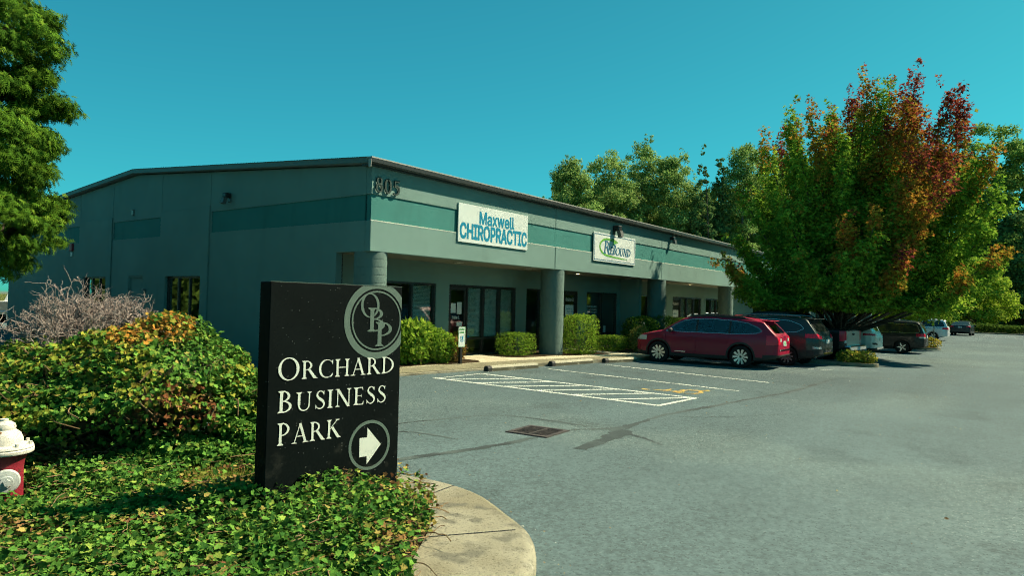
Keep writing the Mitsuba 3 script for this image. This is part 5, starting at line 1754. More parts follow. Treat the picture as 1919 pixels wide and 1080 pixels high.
outback = dict(shell=Shell(top, bot, plan, tum, .08, .04), half=.92, wb=2.745, R=.358, wheel=wheel_parts(.358, .23, 10, 'twin'), hollow=(-2.0, 1.05),
               side_windows=[SWAG.intersection(sbox(.10, 0, 3, 3)), SWAG.intersection(sbox(-.98, 0, .04, 3)), SWAG.intersection(sbox(-3, 0, -1.04, 3))],
               pillar=unary_union([SWAG.intersection(sbox(.04, 0, .10, 3)), SWAG.intersection(sbox(-1.04, 0, -.98, 3))]),
               trim=lambda a: SWAG.buffer(.014).difference(SWAG.buffer(.002)),
               rear_window=(sym_poly([(.60, 1.15), (.58, 1.42), (.52, 1.47), (0, 1.48)][::1] + [(0, 1.12), (.55, 1.12)][::1]) if False else Polygon([(-.62, 1.13), (.62, 1.13), (.56, 1.40), (-.56, 1.40)]), -2.6, -1.9),
               windshield=(Polygon([(-.74, 1.13), (.74, 1.13), (.60, 1.47), (-.60, 1.47)]), .4, 1.4), clad_z=.37,
               seams=[[(1.13, 1.06), (1.10, .75), (.98, .40)], [(.07, 1.07), (.06, .42)], [(-.98, 1.06), (-1.0, .85), (-.93, .72)], [(.98, .40), (-.90, .42)], [(1.12, 1.0), (2.02, .86)]],
               end_skins=[('tail_lamp', Polygon([(.50, .80), (.98, .76), (.98, 1.04), (.86, 1.07), (.70, 1.02), (.52, .98)]), -2.6, -2.16, 'lamp_red', .012), ('tail_lamp', Polygon([(-.50, .80), (-.98, .76), (-.98, 1.04), (-.86, 1.07), (-.70, 1.02), (-.52, .98)]), -2.6, -2.16, 'lamp_red', .012),
                          ('reverse_lamp', pair(Polygon([(.38, .88), (.56, .87), (.56, .97), (.40, .97)])), -2.6, -2.3, 'lamp_clear', .016),
                          ('number_plate', sbox(-.17, .73, .17, .88), -2.6, -2.3, 'plate_white', .014), ('plate_mark', sbox(-.10, .755, .08, .86), -2.6, -2.3, 'plate_green', .018),
                          ('bumper_strip', sbox(-.62, .60, .62, .635), -2.6, -2.3, 'chrome', .022), ('bumper_cladding', sbox(-1, .2, 1, .46), -2.6, -2.05, 'cladding', .016),
                          ('badge', Point(0, 1.01).buffer(.045), -2.6, -2.3, 'chrome', .012),
                          ('head_lamp', pair(Polygon([(.48, .74), (.98, .76), (.98, .92), (.60, .90)])), 1.80, 2.5, 'lamp_clear', .008), ('grille', sbox(-.42, .62, .42, .82), 2.1, 2.5, 'cladding', .010), ('front_bumper', sbox(-1, .2, 1, .40), 2.0, 2.5, 'cladding', .012)],
               side_skins=[('door_handle', sbox(.18, .925, .36, .955), '$', .028), ('door_handle', sbox(-.86, .935, -.68, .965), '$', .028), ('sill_badge', sbox(.42, .415, .78, .432), 'chrome', .014)],
               extras=[('mirror', cat(mirror_mesh(.92, .90, 1.12)[0]), 'cladding'), ('mirror', cat(mirror_mesh(.92, .90, 1.12)[1]), 'cladding'),
                       *[('roof_rail', prism(Polygon([(.56, 1.53), (.25, 1.64), (-.3, 1.672), (-1.3, 1.632), (-1.90, 1.49), (-1.6, 1.50), (-1.2, 1.56), (-.3, 1.60), (.3, 1.57)]), .05, 'xz', y_), 'cladding') for y_ in (.59, -.64)], ('roof_panel', bx(-1.0, .1, -.50, .50, 1.635, 1.652, .005), 'glass_dark'), ('roof_cross_bar', tube([(-.2, -.6, 1.675), (-.2, .6, 1.675)], .014, 6), 'chrome'), ('roof_cross_bar', tube([(-1.1, -.6, 1.675), (-1.1, .6, 1.675)], .014, 6), 'chrome'),
                       ('spoiler', bx(-2.20, -1.92, -.56, .56, 1.485, 1.525, .015), '$'), ('rear_wiper', tube([(-2.47, .0, 1.12), (-2.42, .36, 1.17)], .010, 5), 'cladding'), ('seats', seats(.05, -.85), 'seat_grey'), ('dashboard', bx(.65, 1.0, -.70, .70, .85, 1.02, .05), 'cladding'), ('steering_wheel', tube([(.55 - .06 * math.sin(a), .38 + .17 * math.cos(a), .98 + .17 * math.sin(a)) for a in np.linspace(0, 2 * PI, 17)], .014, 6, cap=False), 'cladding')])
build_car('parked_car', 'dark red estate car with black roof rails, nearest of the parked cars', outback, 'paint_red', (10.87, -4.68), 92.0)

# the dark grey sport utility
top = [(-2.42, .50), (-2.42, .88), (-2.36, 1.02), (-2.30, 1.12), (-2.12, 1.38), (-1.98, 1.56), (-1.9, 1.61), (-1.2, 1.655), (-.2, 1.665), (.3, 1.63), (.62, 1.56), (1.30, 1.15), (1.75, 1.08), (2.05, .98), (2.18, .84), (2.22, .60)]
bot = [(-2.42, .46), (-2.2, .36), (-1.8, .27), (1.7, .25), (2.1, .30), (2.22, .42)]
plan = [(-2.42, .58), (-2.36, .76), (-2.24, .85), (-2.0, .90), (-1.3, .92), (1.2, .92), (1.7, .89), (2.0, .80), (2.16, .62), (2.22, .42)]
tum = [(.2, .94), (.4, .985), (.6, 1.0), (.85, 1.0), (1.0, .985), (1.1, .96), (1.6, .79), (1.75, .72)]
RW = Polygon([(1.12, 1.14), (.50, 1.50), (0, 1.57), (-.8, 1.58), (-1.4, 1.54), (-1.75, 1.42), (-1.88, 1.30), (-1.70, 1.20), (-1.3, 1.15)])
rogue = dict(shell=Shell(top, bot, plan, tum, .08, .04), half=.92, wb=2.705, R=.345, wheel=wheel_parts(.345, .23, 10, 'thin'), side_windows=[RW.intersection(sbox(.12, 0, 3, 3)), RW.intersection(sbox(-.92, 0, .06, 3)), RW.intersection(sbox(-3, 0, -.97, 3))],
             trim=lambda a: RW.buffer(.016).difference(RW.buffer(.002)), rear_window=(Polygon([(-.62, 1.20), (.62, 1.20), (.56, 1.52), (-.56, 1.52)]), -2.5, -1.8), windshield=(Polygon([(-.74, 1.19), (.74, 1.19), (.60, 1.53), (-.60, 1.53)]), .4, 1.4), clad_z=.38,
             seams=[[(1.13, 1.1), (1.08, .45)], [(.09, 1.12), (.08, .45)], [(-.95, 1.1), (-.95, .8)], [(1.08, .44), (-.9, .46)]],
             end_skins=[('tail_lamp', Polygon([(.50, .96), (.98, .99), (.98, 1.12), (.70, 1.13), (.52, 1.06)]), -2.5, -1.95, 'lamp_red', .012), ('tail_lamp', Polygon([(-.50, .96), (-.98, .99), (-.98, 1.12), (-.70, 1.13), (-.52, 1.06)]), -2.5, -1.95, 'lamp_red', .012),
                        ('number_plate', sbox(-.17, .80, .17, .94), -2.5, -2.2, 'plate_white', .014), ('chrome_bar', sbox(-.42, .96, .42, .99), -2.5, -2.2, 'chrome', .014), ('bumper_cladding', sbox(-1, .2, 1, .58), -2.5, -2.0, 'cladding', .016), ('skid_plate', sbox(-.5, .42, .5, .50), -2.5, -2.2, 'chrome', .022), ('skid_plate', sbox(-.55, .33, .55, .38), -2.5, -2.1, 'chrome', .022),
                        ('reflector', pair(Polygon([(.62, .62), (.86, .64), (.86, .70), (.64, .70)])), -2.5, -2.1, 'lamp_clear', .014), ('head_lamp', pair(Polygon([(.48, .80), (.98, .84), (.98, .98), (.60, .95)])), 1.7, 2.4, 'lamp_clear', .008), ('grille', sbox(-.4, .5, .4, .85), 2.0, 2.4, 'cladding', .01)],
             side_skins=[('door_handle', sbox(.2, .98, .38, 1.01), '$', .026), ('door_handle', sbox(-.84, .99, -.66, 1.02), '$', .026)],
             extras=[('mirror', cat(mirror_mesh(.95, .90, 1.18)[0]), '$'), ('mirror', cat(mirror_mesh(.95, .90, 1.18)[1]), '$'), ('roof_rail', rail(-1.7, .35, .60, 1.665, .045, .02), 'galv'), ('roof_rail', rail(-1.7, .35, -.60, 1.665, .045, .02), 'galv'), ('spoiler', bx(-2.16, -1.86, -.58, .58, 1.60, 1.64, .015), '$')])
build_car('parked_car', 'dark slate sport utility car with pale roof rails, right behind the red car', rogue, 'paint_slate', (13.62, -5.50), 86.0)

# the black pickup
top = [(-2.92, .60), (-2.90, 1.24), (-2.84, 1.27), (-1.02, 1.27), (-1.0, 1.30), (-.88, 1.80), (-.8, 1.86), (0, 1.90), (.55, 1.87), (.78, 1.80), (1.42, 1.28), (1.6, 1.25), (2.5, 1.18), (2.78, 1.05), (2.84, .70)]
bot = [(-2.92, .58), (-2.5, .50), (2.3, .42), (2.84, .52)]
plan = [(-2.92, .86), (-2.88, .93), (-2.7, .97), (-1, 1.0), (1.4, 1.0), (2.3, .97), (2.7, .85), (2.84, .65)]
tum = [(.4, .97), (.7, 1.0), (1.1, 1.0), (1.27, .985), (1.85, .78), (2, .74)]
PW = Polygon([(1.22, 1.30), (.72, 1.72), (0, 1.79), (-.78, 1.76), (-.86, 1.34)])
pick_up = dict(shell=Shell(top, bot, plan, tum, .06, .03), half=1.0, wb=3.55, R=.39, tw=.26, wheel=wheel_parts(.39, .26, 6, 'thin'), side_windows=[PW.intersection(sbox(.25, 0, 3, 3)), PW.intersection(sbox(-3, 0, .18, 3))], rear_window=(Polygon([(-.66, 1.36), (.66, 1.36), (.6, 1.72), (-.6, 1.72)]), -1.1, -.8), windshield=(Polygon([(-.76, 1.34), (.76, 1.34), (.64, 1.78), (-.64, 1.78)]), .5, 1.5),
               clad_z=.52, arch_clad=False, cavity=bx(-2.82, -1.08, -.78, .78, .80, 2.0),
               seams=[[(.22, 1.26), (.22, .55)], [(1.2, 1.26), (1.15, .55)], [(-.93, 1.26), (-.93, .55)]],
               end_skins=[('tail_lamp', Polygon([(.80, .86), (1.06, .86), (1.06, 1.24), (.80, 1.24)]), -3.0, -2.72, 'lamp_red', .012), ('tail_lamp', Polygon([(-.80, .86), (-1.06, .86), (-1.06, 1.24), (-.80, 1.24)]), -3.0, -2.72, 'lamp_red', .012), ('reverse_lamp', pair(sbox(.82, .80, .93, .90)), -3.0, -2.7, 'lamp_clear', .014),
                          ('tailgate', sbox(-.765, .68, .765, 1.235), -3.0, -2.86, 'tailgate_silver', .010), ('head_lamp', pair(sbox(.55, .85, 1.0, 1.06)), 2.5, 3, 'lamp_clear', .008), ('grille', sbox(-.5, .65, .5, 1.05), 2.5, 3, 'cladding', .01)],
               extras=[('bumper', bx(-3.12, -2.86, -.95, .95, .50, .70, .04), 'chrome'), ('number_plate', bx(-3.125, -3.119, -.16, .16, .53, .67), 'plate_white'), ('tow_hitch', bx(-3.16, -3.0, -.06, .06, .42, .5, .01), 'cladding'), ('tailgate_handle', bx(-2.935, -2.90, -.14, .14, 1.08, 1.15, .01), 'cladding'),
                       ('mirror', cat(mirror_mesh(1.1, .98, 1.36)[0]), 'cladding'), ('mirror', cat(mirror_mesh(1.1, .98, 1.36)[1]), 'cladding')])
build_car('pickup_truck', 'black pickup truck with a pale tailgate, in front of the maple trunk', pick_up, 'paint_black', (17.1, -5.2), 84.0, catg='pickup')

# the silver white sport utility
top = [(-2.40, .50), (-2.40, .90), (-2.34, 1.08), (-2.26, 1.16), (-2.10, 1.45), (-2.0, 1.60), (-1.9, 1.63), (-1.2, 1.665), (-.2, 1.67), (.3, 1.64), (.62, 1.56), (1.30, 1.15), (1.75, 1.08), (2.1, .98), (2.3, .84), (2.36, .60)]
bot = [(-2.40, .44), (-2.2, .36), (-1.8, .27), (1.7, .25), (2.2, .30), (2.36, .42)]
plan = [(-2.40, .60), (-2.34, .78), (-2.22, .87), (-2.0, .92), (-1.3, .945), (1.2, .945), (1.8, .90), (2.1, .80), (2.3, .62), (2.36, .42)]
SW_ = Polygon([(1.12, 1.16), (.50, 1.50), (0, 1.58), (-.8, 1.59), (-1.45, 1.55), (-1.8, 1.46), (-1.65, 1.22), (-1.3, 1.17)])
santa = dict(shell=Shell(top, bot, plan, tum, .08, .04), half=.945, wb=2.765, R=.35, wheel=wheel_parts(.35, .23, 5, 'thin'), side_windows=[SW_.intersection(sbox(.12, 0, 3, 3)), SW_.intersection(sbox(-.92, 0, .06, 3)), SW_.intersection(sbox(-3, 0, -.97, 3))], rear_window=(Polygon([(-.66, 1.22), (.66, 1.22), (.58, 1.55), (-.58, 1.55)]), -2.5, -1.8), windshield=(Polygon([(-.74, 1.19), (.74, 1.19), (.60, 1.53), (-.60, 1.53)]), .4, 1.4), clad_z=.36, arch_clad=False,
             end_skins=[('tail_lamp', Polygon([(.42, 1.02), (.99, 1.05), (.99, 1.14), (.60, 1.12)]), -2.5, -1.9, 'lamp_red', .012), ('tail_lamp', Polygon([(-.42, 1.02), (-.99, 1.05), (-.99, 1.14), (-.60, 1.12)]), -2.5, -1.9, 'lamp_red', .012), ('reflector', pair(Polygon([(.55, .62), (.84, .66), (.84, .74), (.62, .72)])), -2.5, -2.1, 'cladding', .012), ('number_plate', sbox(-.17, .80, .17, .94), -2.5, -2.2, 'plate_white', .014),
                        ('bumper_cladding', sbox(-1, .2, 1, .50), -2.5, -2.05, 'cladding', .014), ('skid_plate', sbox(-.62, .44, .62, .54), -2.5, -2.2, 'chrome', .024), ('head_lamp', pair(Polygon([(.48, .80), (.98, .84), (.98, .98), (.60, .95)])), 1.8, 2.5, 'lamp_clear', .008)],
             side_skins=[('door_handle', sbox(.2, .98, .38, 1.01), 'chrome', .02), ('door_handle', sbox(-.84, .99, -.66, 1.02), 'chrome', .02)],
             extras=[('mirror', cat(mirror_mesh(.95, .92, 1.18)[0]), '$'), ('mirror', cat(mirror_mesh(.95, .92, 1.18)[1]), '$'), ('roof_rail', rail(-1.7, .35, .60, 1.67, .04, .02), 'galv'), ('roof_rail', rail(-1.7, .35, -.60, 1.67, .04, .02), 'galv'), ('spoiler', bx(-2.22, -1.9, -.6, .6, 1.615, 1.655, .015), '$')])
build_car('parked_car', 'pale silver sport utility car between the pickup and the black minivan', santa, 'paint_pearl', (22.6, -5.75), 88.0)

# minivans
top = [(-2.55, .45), (-2.55, .95), (-2.50, 1.10), (-2.36, 1.45), (-2.26, 1.62), (-2.15, 1.67), (-1.2, 1.70), (0, 1.70), (.6, 1.66), (1.0, 1.56), (1.85, 1.08), (2.15, .98), (2.4, .82), (2.5, .60)]
bot = [(-2.55, .40), (-2.2, .30), (-1.8, .24), (1.7, .22), (2.3, .26), (2.5, .40)]
plan = [(-2.55, .66), (-2.49, .84), (-2.36, .93), (-2.1, .97), (1.3, .98), (1.9, .94), (2.2, .82), (2.4, .62), (2.5, .42)]
tum = [(.2, .94), (.4, .985), (.6, 1.0), (.95, 1.0), (1.08, .97), (1.65, .80), (1.8, .74)]
VW = Polygon([(1.55, 1.12), (.95, 1.50), (.5, 1.58), (-1.9, 1.56), (-2.18, 1.50), (-2.30, 1.18), (-2.2, 1.12)])
van = dict(shell=Shell(top, bot, plan, tum, .09, .04), half=.98, wb=3.0, R=.34, wheel=wheel_parts(.34, .23, 5, 'thin'), side_windows=[VW.intersection(sbox(.55, 0, 3, 3)), VW.intersection(sbox(-.75, 0, .50, 3)), VW.intersection(sbox(-3, 0, -.80, 3))], trim=lambda a: VW.buffer(.018).difference(VW.buffer(.002)), rear_window=(Polygon([(-.72, 1.14), (.72, 1.14), (.62, 1.56), (-.62, 1.56)]), -2.7, -2.1), windshield=(Polygon([(-.78, 1.14), (.78, 1.14), (.66, 1.56), (-.66, 1.56)]), .8, 1.9), clad_z=.28, arch_clad=False,
           end_skins=[('tail_lamp', Polygon([(.62, .92), (1.02, .92), (1.02, 1.06), (.64, 1.08)]), -2.7, -2.15, 'lamp_red', .012), ('tail_lamp', Polygon([(-.62, .92), (-1.02, .92), (-1.02, 1.06), (-.64, 1.08)]), -2.7, -2.15, 'lamp_red', .012), ('reverse_lamp', pair(Polygon([(.66, .83), (.98, .84), (.98, .91), (.66, .91)])), -2.7, -2.3, 'lamp_clear', .012), ('number_plate', sbox(-.17, .84, .17, .98), -2.7, -2.3, 'plate_white', .014), ('head_lamp', pair(Polygon([(.5, .72), (.98, .76), (.98, .92), (.6, .9)])), 1.9, 2.6, 'lamp_clear', .008)],
           side_skins=[('slide_rail', sbox(-2.0, 1.00, -.7, 1.02), 'cladding', .012), ('door_handle', sbox(.6, .95, .78, .98), '$', .022)],
           extras=[('mirror', cat(mirror_mesh(1.3, .95, 1.16)[0]), '$'), ('mirror', cat(mirror_mesh(1.3, .95, 1.16)[1]), '$'), ('roof_rail', rail(-1.9, .4, .64, 1.70, .03, .018), 'galv'), ('roof_rail', rail(-1.9, .4, -.64, 1.70, .03, .018), 'galv')])
build_car('minivan', 'black minivan parked right of the silver sport utility car', van, 'paint_black', (30.6, -6.6), 90.0, catg='minivan')
build_car('minivan', 'silver minivan farther back, right of the black minivan', van, 'paint_silver', (53.5, -5.9), 90.0, catg='minivan')

# saloons
top = [(-2.40, .50), (-2.40, .92), (-2.33, 1.02), (-1.75, 1.08), (-1.0, 1.40), (-.6, 1.44), (0, 1.45), (.4, 1.40), (1.2, 1.0), (2.0, .88), (2.3, .72), (2.36, .50)]
bot = [(-2.40, .40), (-2.2, .30), (-1.8, .22), (1.7, .20), (2.2, .24), (2.36, .36)]
plan = [(-2.40, .62), (-2.34, .78), (-2.2, .86), (-1.8, .90), (1.2, .91), (1.9, .86), (2.2, .72), (2.36, .45)]
tum = [(.2, .94), (.4, .99), (.6, 1.0), (.85, .99), (1.0, .95), (1.4, .74), (1.5, .70)]
CW = Polygon([(1.0, 1.0), (.35, 1.33), (-.5, 1.37), (-1.1, 1.28), (-1.5, 1.04)])
sedan = dict(shell=Shell(top, bot, plan, tum, .08, .03), half=.91, wb=2.75, R=.32, wheel=wheel_parts(.32, .21, 5, 'thin'), side_windows=[CW.intersection(sbox(.02, 0, 3, 3)), CW.intersection(sbox(-3, 0, -.04, 3))], rear_window=(Polygon([(-.66, 1.10), (.66, 1.10), (.54, 1.37), (-.54, 1.37)]), -1.9, -.8), windshield=(Polygon([(-.7, 1.04), (.7, 1.04), (.56, 1.37), (-.56, 1.37)]), .3, 1.3), clad_z=.24, arch_clad=False,
             end_skins=[('tail_lamp', Polygon([(.52, .86), (.98, .86), (.98, .98), (.55, .98)]), -2.5, -2.1, 'lamp_red', .012), ('tail_lamp', Polygon([(-.52, .86), (-.98, .86), (-.98, .98), (-.55, .98)]), -2.5, -2.1, 'lamp_red', .012), ('number_plate', sbox(-.17, .80, .17, .94), -2.5, -2.2, 'plate_white', .012), ('bumper_cladding', sbox(-1, .2, 1, .40), -2.5, -2.1, 'cladding', .012)],
             extras=[('mirror', cat(mirror_mesh(.8, .88, 1.02)[0]), '$'), ('mirror', cat(mirror_mesh(.8, .88, 1.02)[1]), '$')])
build_car('saloon_car', 'dark saloon car seen from behind at the far end of the car park', sedan, 'paint_navy', (73.4, -8.15), -2.0)
build_car('saloon_car', 'dark saloon car cut off by the right edge of the picture', sedan, 'paint_black', (70.3, -15.0), 8.0)


def on_ground(px, py, z=0.0):
    dd = px_dir(px, py)
    return CAM + dd * (z - CAM[2]) / dd[2]


g = on_ground(14, 606)
build_car('pickup_truck', 'white pickup truck beyond the far left corner of the building', pick_up, 'paint_white', (g[0] + 1.9, g[1] + 2.9), 60.0, catg='pickup')


# ------------------------------------------------------------------ trees and planting in the distance
def bg_place(px, dep):
    """Ground point seen at image column px at a depth along the view."""
    f = 959.5 / math.tan(math.radians(73.35 / 2))
    p = CAM[:2] + dep * (fwd[:2] / np.linalg.norm(fwd[:2]) + rgt[:2] * (px - 959.5) / f)
    return p[0], p[1]


def bg_height(px, py, dep):
    return 1.85 + (546.4 + .0242 * px - py) * dep / 1288.6


def pal_fun(pal, w, freq=.35):
    def fn(cs, pos, rng):
        c = pick(rng, pal, w, len(pos))
        n_ = meshkit.noise(cs[:, :3] * freq)
        return c * (.75 + .5 * n_)[:, None]
    return fn


COT = pal_fun([(.20, .32, .085), (.27, .40, .115), (.135, .225, .06), (.34, .44, .15)], [4, 3, 3, 1.5])
DARKC = pal_fun([(.10, .18, .06), (.14, .225, .075), (.07, .125, .045)], [3, 2, 2])
LIME = pal_fun([(.25, .38, .035), (.33, .45, .05), (.16, .27, .03), (.40, .48, .09)], [4, 3, 2, 1.5])
BROAD = pal_fun([(.16, .27, .06), (.21, .33, .075), (.11, .19, .045), (.27, .37, .09)], [4, 3, 3, 1])
P_COT = [(0, .6), (.12, .95), (.35, 1.05), (.6, .98), (.8, .75), (.93, .45), (1, .10)]
P_CON = [(0, 1.0), (.3, .75), (.6, .45), (.85, .18), (1, .03)]
P_RND = [(0, .55), (.2, .95), (.45, 1.0), (.7, .85), (.9, .5), (1, .15)]


def bg_tree(name, label, px, top, dep, r, prof, colfun, n, size, seed, nclump=80, z0=1.5, clump=(.9, 1.7), group=None, bark='bark', catg='tree', shape=LEAF_QUAD, **kw):
    x, y = bg_place(px, dep)
    h = bg_height(px, top, dep)
    tree(name, label, (x, y, -.3), [(a, b * r) for a, b in prof], h - z0, z0, nclump, n, size, shape, colfun, seed, max(.10, r * .06), clump, catg, group, bark, 'leaf' if colfun is not DARKC else 'needle', nlimb=14, **kw)


bg_tree('conifer', 'tip of a small conifer just above the roof line, left of its neighbour', 985, 348, 62, 1.5, P_CON, DARKC, 3500, .26, 101, 70, 4.0, (.4, .8), droop=.4, taper=True)
bg_tree('conifer', 'tip of a small conifer just above the roof line, right of its neighbour', 1013, 356, 64, 1.6, P_CON, BROAD, 3500, .26, 102, 70, 4.0, (.4, .8), droop=.4, taper=True)
for i, (px, top, dep, r, lab) in enumerate([
        (1066, 299, 88, 3.9, 'leftmost tall pale green tree behind the roof'), (1135, 276, 92, 4.6, 'second tall pale green tree from the left behind the roof'),
        (1205, 259, 96, 5.0, 'tallest pale green tree behind the roof, third from the left'), (1262, 283, 94, 4.2, 'pale green tree behind the roof just left of the dark conifers'),
        (1388, 270, 96, 5.0, 'pale green tree behind the roof just right of the dark conifers'), (1450, 285, 98, 4.4, 'pale green tree behind the left shoulder of the maple')]):
    bg_tree('cottonwood_tree', lab, px, top, dep, r, P_COT, COT, 46000, .25, 110 + i, 260, 2.0, (.6, 1.25), wob=.35, outer=.2, spikes=26, bark='bark_pale')
for i, (px, top, dep, r, lab) in enumerate([(1314, 266, 90, 2.9, 'dark pointed conifer behind the roof, left of the pair'), (1347, 267, 93, 2.9, 'dark pointed conifer behind the roof, right of the pair'), (1236, 300, 99, 2.6, 'dark conifer standing back between the tallest pale green tree and its right neighbour')]):
    bg_tree('conifer', lab, px, top, dep, r, P_CON, DARKC, 20000, .34, 130 + i, 300, 1.5, (.4, .85), droop=.5, wob=.2, outer=.15, taper=True)
for i, (px, top, dep, r, lab) in enumerate([(1862, 216, 114, 6.6, 'tall green tree at the right edge behind the maple'), (1930, 236, 116, 6.6, 'tall green tree cut off by the right edge'), (1790, 300, 117, 6.4, 'green tree mostly hidden behind the right side of the maple')]):
    bg_tree('cottonwood_tree', lab, px, top, dep, r, P_COT, BROAD, 26000, .42, 140 + i, 190, 1.5, (.9, 1.7), wob=.3, outer=.3)
for i, (px, top, dep, r, lab) in enumerate([(1915, 395, 109, 4.8, 'dark tree low at the right edge of the picture'), (1880, 420, 110, 4.4, 'dark tree standing back behind the round lime green bush')]):
    bg_tree('dark_tree', lab, px, top, dep, r, P_RND, DARKC, 12000, .46, 150 + i, 110, .6, (.9, 1.6), wob=.3, outer=.3)
bg_tree('lime_bush', 'big round lime green bush at the far end of the car park', 1828, 486, 98, 4.9, P_RND, LIME, 22000, .30, 160, 110, .3, (.8, 1.4), outer=.4, catg='bush', trunk_top=.5)
bg_tree('lime_bush', 'lime green bush left of the big round one, behind the saloon car', 1762, 522, 104, 3.6, P_RND, BROAD, 9000, .34, 161, 80, .3, (.8, 1.3), outer=.4, catg='bush', trunk_top=.5)
bg_tree('young_tree', 'small yellow green tree on the second island, under the right side of the maple', 1708, 500, 41.5, 2.7, P_RND, LIME, 11000, .19, 162, 90, 1.95, (.45, .9), outer=.35, trunk_top=.8)
for i, (px, top, dep, r, lab) in enumerate([(1668, 560, 92, 3.6, 'bright bush seen between the last columns, on the left'), (1722, 548, 96, 4.0, 'bright bush beyond the end of the building above the black minivan'), (1560, 572, 90, 3.0, 'bright bush glimpsed behind the columns above the pale car')]):
    bg_tree('lime_bush', lab, px, top, dep, r, P_RND, LIME, 7000, .32, 170 + i, 70, .2, (.7, 1.2), outer=.4, catg='bush', trunk_top=.5)

# unbroken undergrowth below and behind the trees
rs = np.random.default_rng(303)
NU = 42000
pxs = rs.uniform(1480, 2050, NU); dep = rs.uniform(108, 126, NU)
f_ = 959.5 / math.tan(math.radians(73.35 / 2))
base = CAM[None, :2] + dep[:, None] * (fwd[:2] / np.linalg.norm(fwd[:2]))[None] + rgt[None, :2] * ((pxs - 959.5) / f_ * dep)[:, None]
hmax = 7.0 + 8 * meshkit.fbm(np.column_stack([base * .10, base[:, 0] * 0]), 3, 4)
pos = np.column_stack([base, -.3 + hmax * rs.uniform(0, 1, NU) ** .8])
cl = meshkit.noise(pos * .5)
v, f, c = leaves(LEAF_QUAD, pos, unit(rs.normal(0, 1, (NU, 3)) - [0, 0, .4]), unit(rs.normal(0, .6, (NU, 3)) + [-.4, -.2, .7]), .62 * rs.uniform(.6, 1.3, NU), pick(rs, [(.07, .125, .03), (.10, .165, .04), (.05, .09, .025), (.13, .20, .04)], [4, 3, 3, 1], NU) * (.6 + .8 * cl)[:, None], rs)
single('undergrowth', 'dense dark undergrowth at the edge of the wood behind the car park', 'undergrowth', (v, f), 'leaf', smooth=False, color=c, kind='stuff')
NU = 70000
pxs = rs.uniform(1030, 1500, NU); dep = rs.uniform(100, 116, NU)
base = CAM[None, :2] + dep[:, None] * (fwd[:2] / np.linalg.norm(fwd[:2]))[None] + rgt[None, :2] * ((pxs - 959.5) / f_ * dep)[:, None]
pos = np.column_stack([base, 3 + (13.5 + 9 * meshkit.fbm(np.column_stack([base * .10, base[:, 0] * 0]), 3, 5)) * rs.uniform(0, 1, NU)])
v, f, c = leaves(LEAF_QUAD, pos, unit(rs.normal(0, 1, (NU, 3)) - [0, 0, .4]), unit(rs.normal(0, .6, (NU, 3)) + [-.4, -.2, .7]), .42 * rs.uniform(.6, 1.3, NU), pick(rs, [(.12, .20, .055), (.17, .27, .07), (.08, .14, .04)], [4, 3, 3], NU) * (.6 + .8 * meshkit.noise(pos * .45))[:, None], rs)
single('undergrowth', 'dense lower foliage of the wood behind the roof', 'undergrowth', (v, f), 'leaf', smooth=False, color=c, kind='stuff')
# low hedge along the far end
NU = 16000
yy = rs.uniform(-22, 12, NU); pos = np.column_stack([rs.uniform(84.2, 86.0, NU), yy, -.28 + (.9 + .5 * meshkit.noise(np.column_stack([yy * .5, yy * 0, yy * 0]))) * rs.uniform(0, 1, NU) ** .6])
v, f, c = leaves(LEAF_QUAD, pos, randdir(rs, NU), unit(rs.normal(0, .5, (NU, 3)) + [-.4, -.2, .8]), .24 * rs.uniform(.6, 1.3, NU), pick(rs, [(.07, .12, .02), (.11, .18, .03), (.05, .09, .02)], [3, 3, 2], NU), rs)
single('hedge', 'low hedge along the kerb at the far end of the car park', 'hedge', (v, f), 'leaf', smooth=False, color=c, kind='stuff')

# plants in the islands
YEL = [(.26, .28, .04), (.14, .20, .03), (.34, .28, .05), (.08, .13, .02)]
shrub('shrub', 'low green and yellow plants in the island behind the dark slate car, the left clump', 15.1, -8.3, .38, .45, .42, 700, .10, YEL, [1, 3, 1, 4], 41, 2.2, z=.11, catg='plant')
shrub('shrub', 'low yellow plants at the rounded end of the island behind the pickup', 15.35, -8.75, .36, .36, .42, 700, .09, YEL, [4, 2, 3, 1], 42, 2.2, z=.11, catg='plant')
shrub('shrub', 'low yellow flowering plant at the foot of the small post beyond the black minivan', 36.5, -8.8, .5, .5, .55, 500, .12, [(.45, .36, .04), (.30, .26, .04), (.14, .18, .03)], [4, 2, 2], 43, 2.2, z=.11, catg='plant')
shrub('shrub', 'rust brown shrub between the black and the silver minivan', 37.3, -7.4, .7, .7, 1.25, 900, .14, [(.30, .13, .03), (.36, .20, .05), (.16, .15, .03)], [3, 2, 2], 44, 2.4, z=.11)
k = thing('parking_sign', 'small grey sign on a thin post in the island beyond the black minivan', 'sign')
put(k, 'post', cyl((36.3, -8.95, -.3), (36.3, -8.95, 1.72), .03, 8), 'galv')
put(k, 'plate', bx(36.0, 36.75, -8.985, -8.975, 1.38, 1.80, .004), 'galv', smooth=False)

# --- the cedar at the left edge and its neighbours further along the drive
CED = pal_fun([(.055, .125, .014), (.08, .165, .016), (.038, .09, .012), (.12, .20, .022)], [4, 3, 3, 1], .9)
P_CED = [(0, .35), (.05, .75), (.12, .98), (.30, 1.0), (.55, .95), (.75, .85), (.90, .62), (1, .15)]


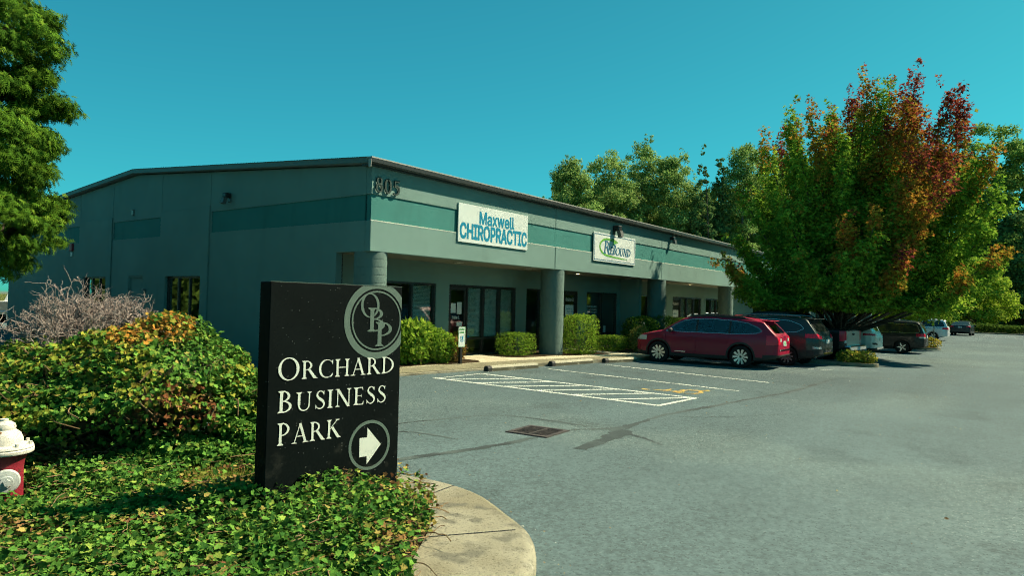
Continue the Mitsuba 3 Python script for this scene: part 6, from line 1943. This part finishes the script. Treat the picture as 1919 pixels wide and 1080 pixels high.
def cedar(label, x, y, h, r, n, seed, z0=1.9, nclump=210):
    rng = np.random.default_rng(seed)
    k = thing('cedar_tree', label, 'tree')
    cs = []
    pz, pr = np.array(P_CED).T
    (v, f, c), cs, cr = crown(rng, [(a, b * r) for a, b in P_CED], h - z0, z0, nclump, n, .17, LEAF_SPRAY, CED, (.30, .52), seed=seed, flat=.55, wob=.22, outer=.55, droop=.55)
    tp = spline([(0, 0, -.2), (.05, -.04, h * .4), (0, .05, h * .93)], 6)
    wood = cat([tube(tp, np.linspace(.26, .03, len(tp)), 9)] + limbs(rng, tp, cs, 40, .06))
    wood.apply_translation([x, y, 0])
    put(k, 'trunk', wood, 'bark', smooth=50)
    put(k, 'crown', (v + np.array([x, y, 0]), f), 'needle', smooth=False, color=c, kind='stuff')


cedar('tall bright green cedar hanging into the left edge of the picture', -6.55, 5.85, 9.6, 1.62, 46000, 201, z0=2.35, nclump=300)
cedar('lower green cedar behind the tall one at the left edge', -7.6, 8.6, 5.0, 1.3, 9000, 202, z0=.6, nclump=110)

# rows of trees outside the frame to the left and right: they stand in the window reflections and shade the drive
for nm, n, (xa, xb), (ya, yb), hh, lab in (('tree_row', 26000, (-21, -13.8), (0, 52), 7.0, 'row of dark cedars along the drive, left of the picture'), ('tree_row', 40000, (20, 230), (-50, -40), 9.0, 'row of trees across the car park, right of the picture')):
    gx_, gy_ = rs.uniform(xa, xb, n), rs.uniform(ya, yb, n)
    top_ = hh * (.55 + .6 * meshkit.fbm(np.column_stack([gx_ * .22, gy_ * .22, gx_ * 0]), 3, 7))
    pos = np.column_stack([gx_, gy_, top_ * rs.uniform(0, 1, n) ** .8])
    v, f, c = leaves(LEAF_QUAD, pos, unit(rs.normal(0, 1, (n, 3)) - [0, 0, .4]), randdir(rs, n), .9 * rs.uniform(.6, 1.3, n), pick(rs, [(.06, .11, .02), (.09, .15, .025), (.045, .085, .018)], [4, 3, 3], n), rs)
    single(nm, lab, 'trees', (v, f), 'leaf', smooth=False, color=c, kind='stuff')

# fallen leaves and grit along the kerbs and over the car park
rs = np.random.default_rng(909)
lit = []
kl = np.array([isl.exterior.interpolate(t).coords[0] for t in rs.uniform(0, isl.exterior.length, 1500)])
kl = kl + rs.normal(0, .07, kl.shape) + unit(kl - [-12, -8]) * .10
kl = kl[(kl[:, 0] > -10.5)]
far = np.column_stack([rs.uniform(-7, 20, 420), rs.uniform(-13, -2.6, 420)])
far = far[~contains_xy(isl.buffer(.1), far[:, 0], far[:, 1])]
near_shop = np.column_stack([rs.uniform(0, 10, 160), rs.normal(-1.9, .35, 160)])
xy = np.vstack([kl, far, near_shop])
big_ = np.concatenate([np.full(len(kl), .022), np.full(len(far), .035), np.full(len(near_shop), .03)])
pos = np.column_stack([xy, zg(xy[:, 0]) + .012])
v, f, c = leaves(LEAF_OVAL, pos, unit(rs.normal(0, 1, (len(xy), 3)) * [1, 1, .15]), unit(rs.normal(0, .25, (len(xy), 3)) + [0, 0, 1]), big_ * rs.uniform(.4, 1.4, len(xy)), pick(rs, [(.22, .15, .06), (.14, .08, .035), (.30, .24, .10), (.40, .40, .34)], [4, 3, 2, 1.5], len(xy)), rs)
single('leaf_litter', 'small dry leaves and grit scattered over the asphalt and along the kerb', 'leaf litter', (v, f), 'leaf', smooth=False, color=c, kind='stuff')
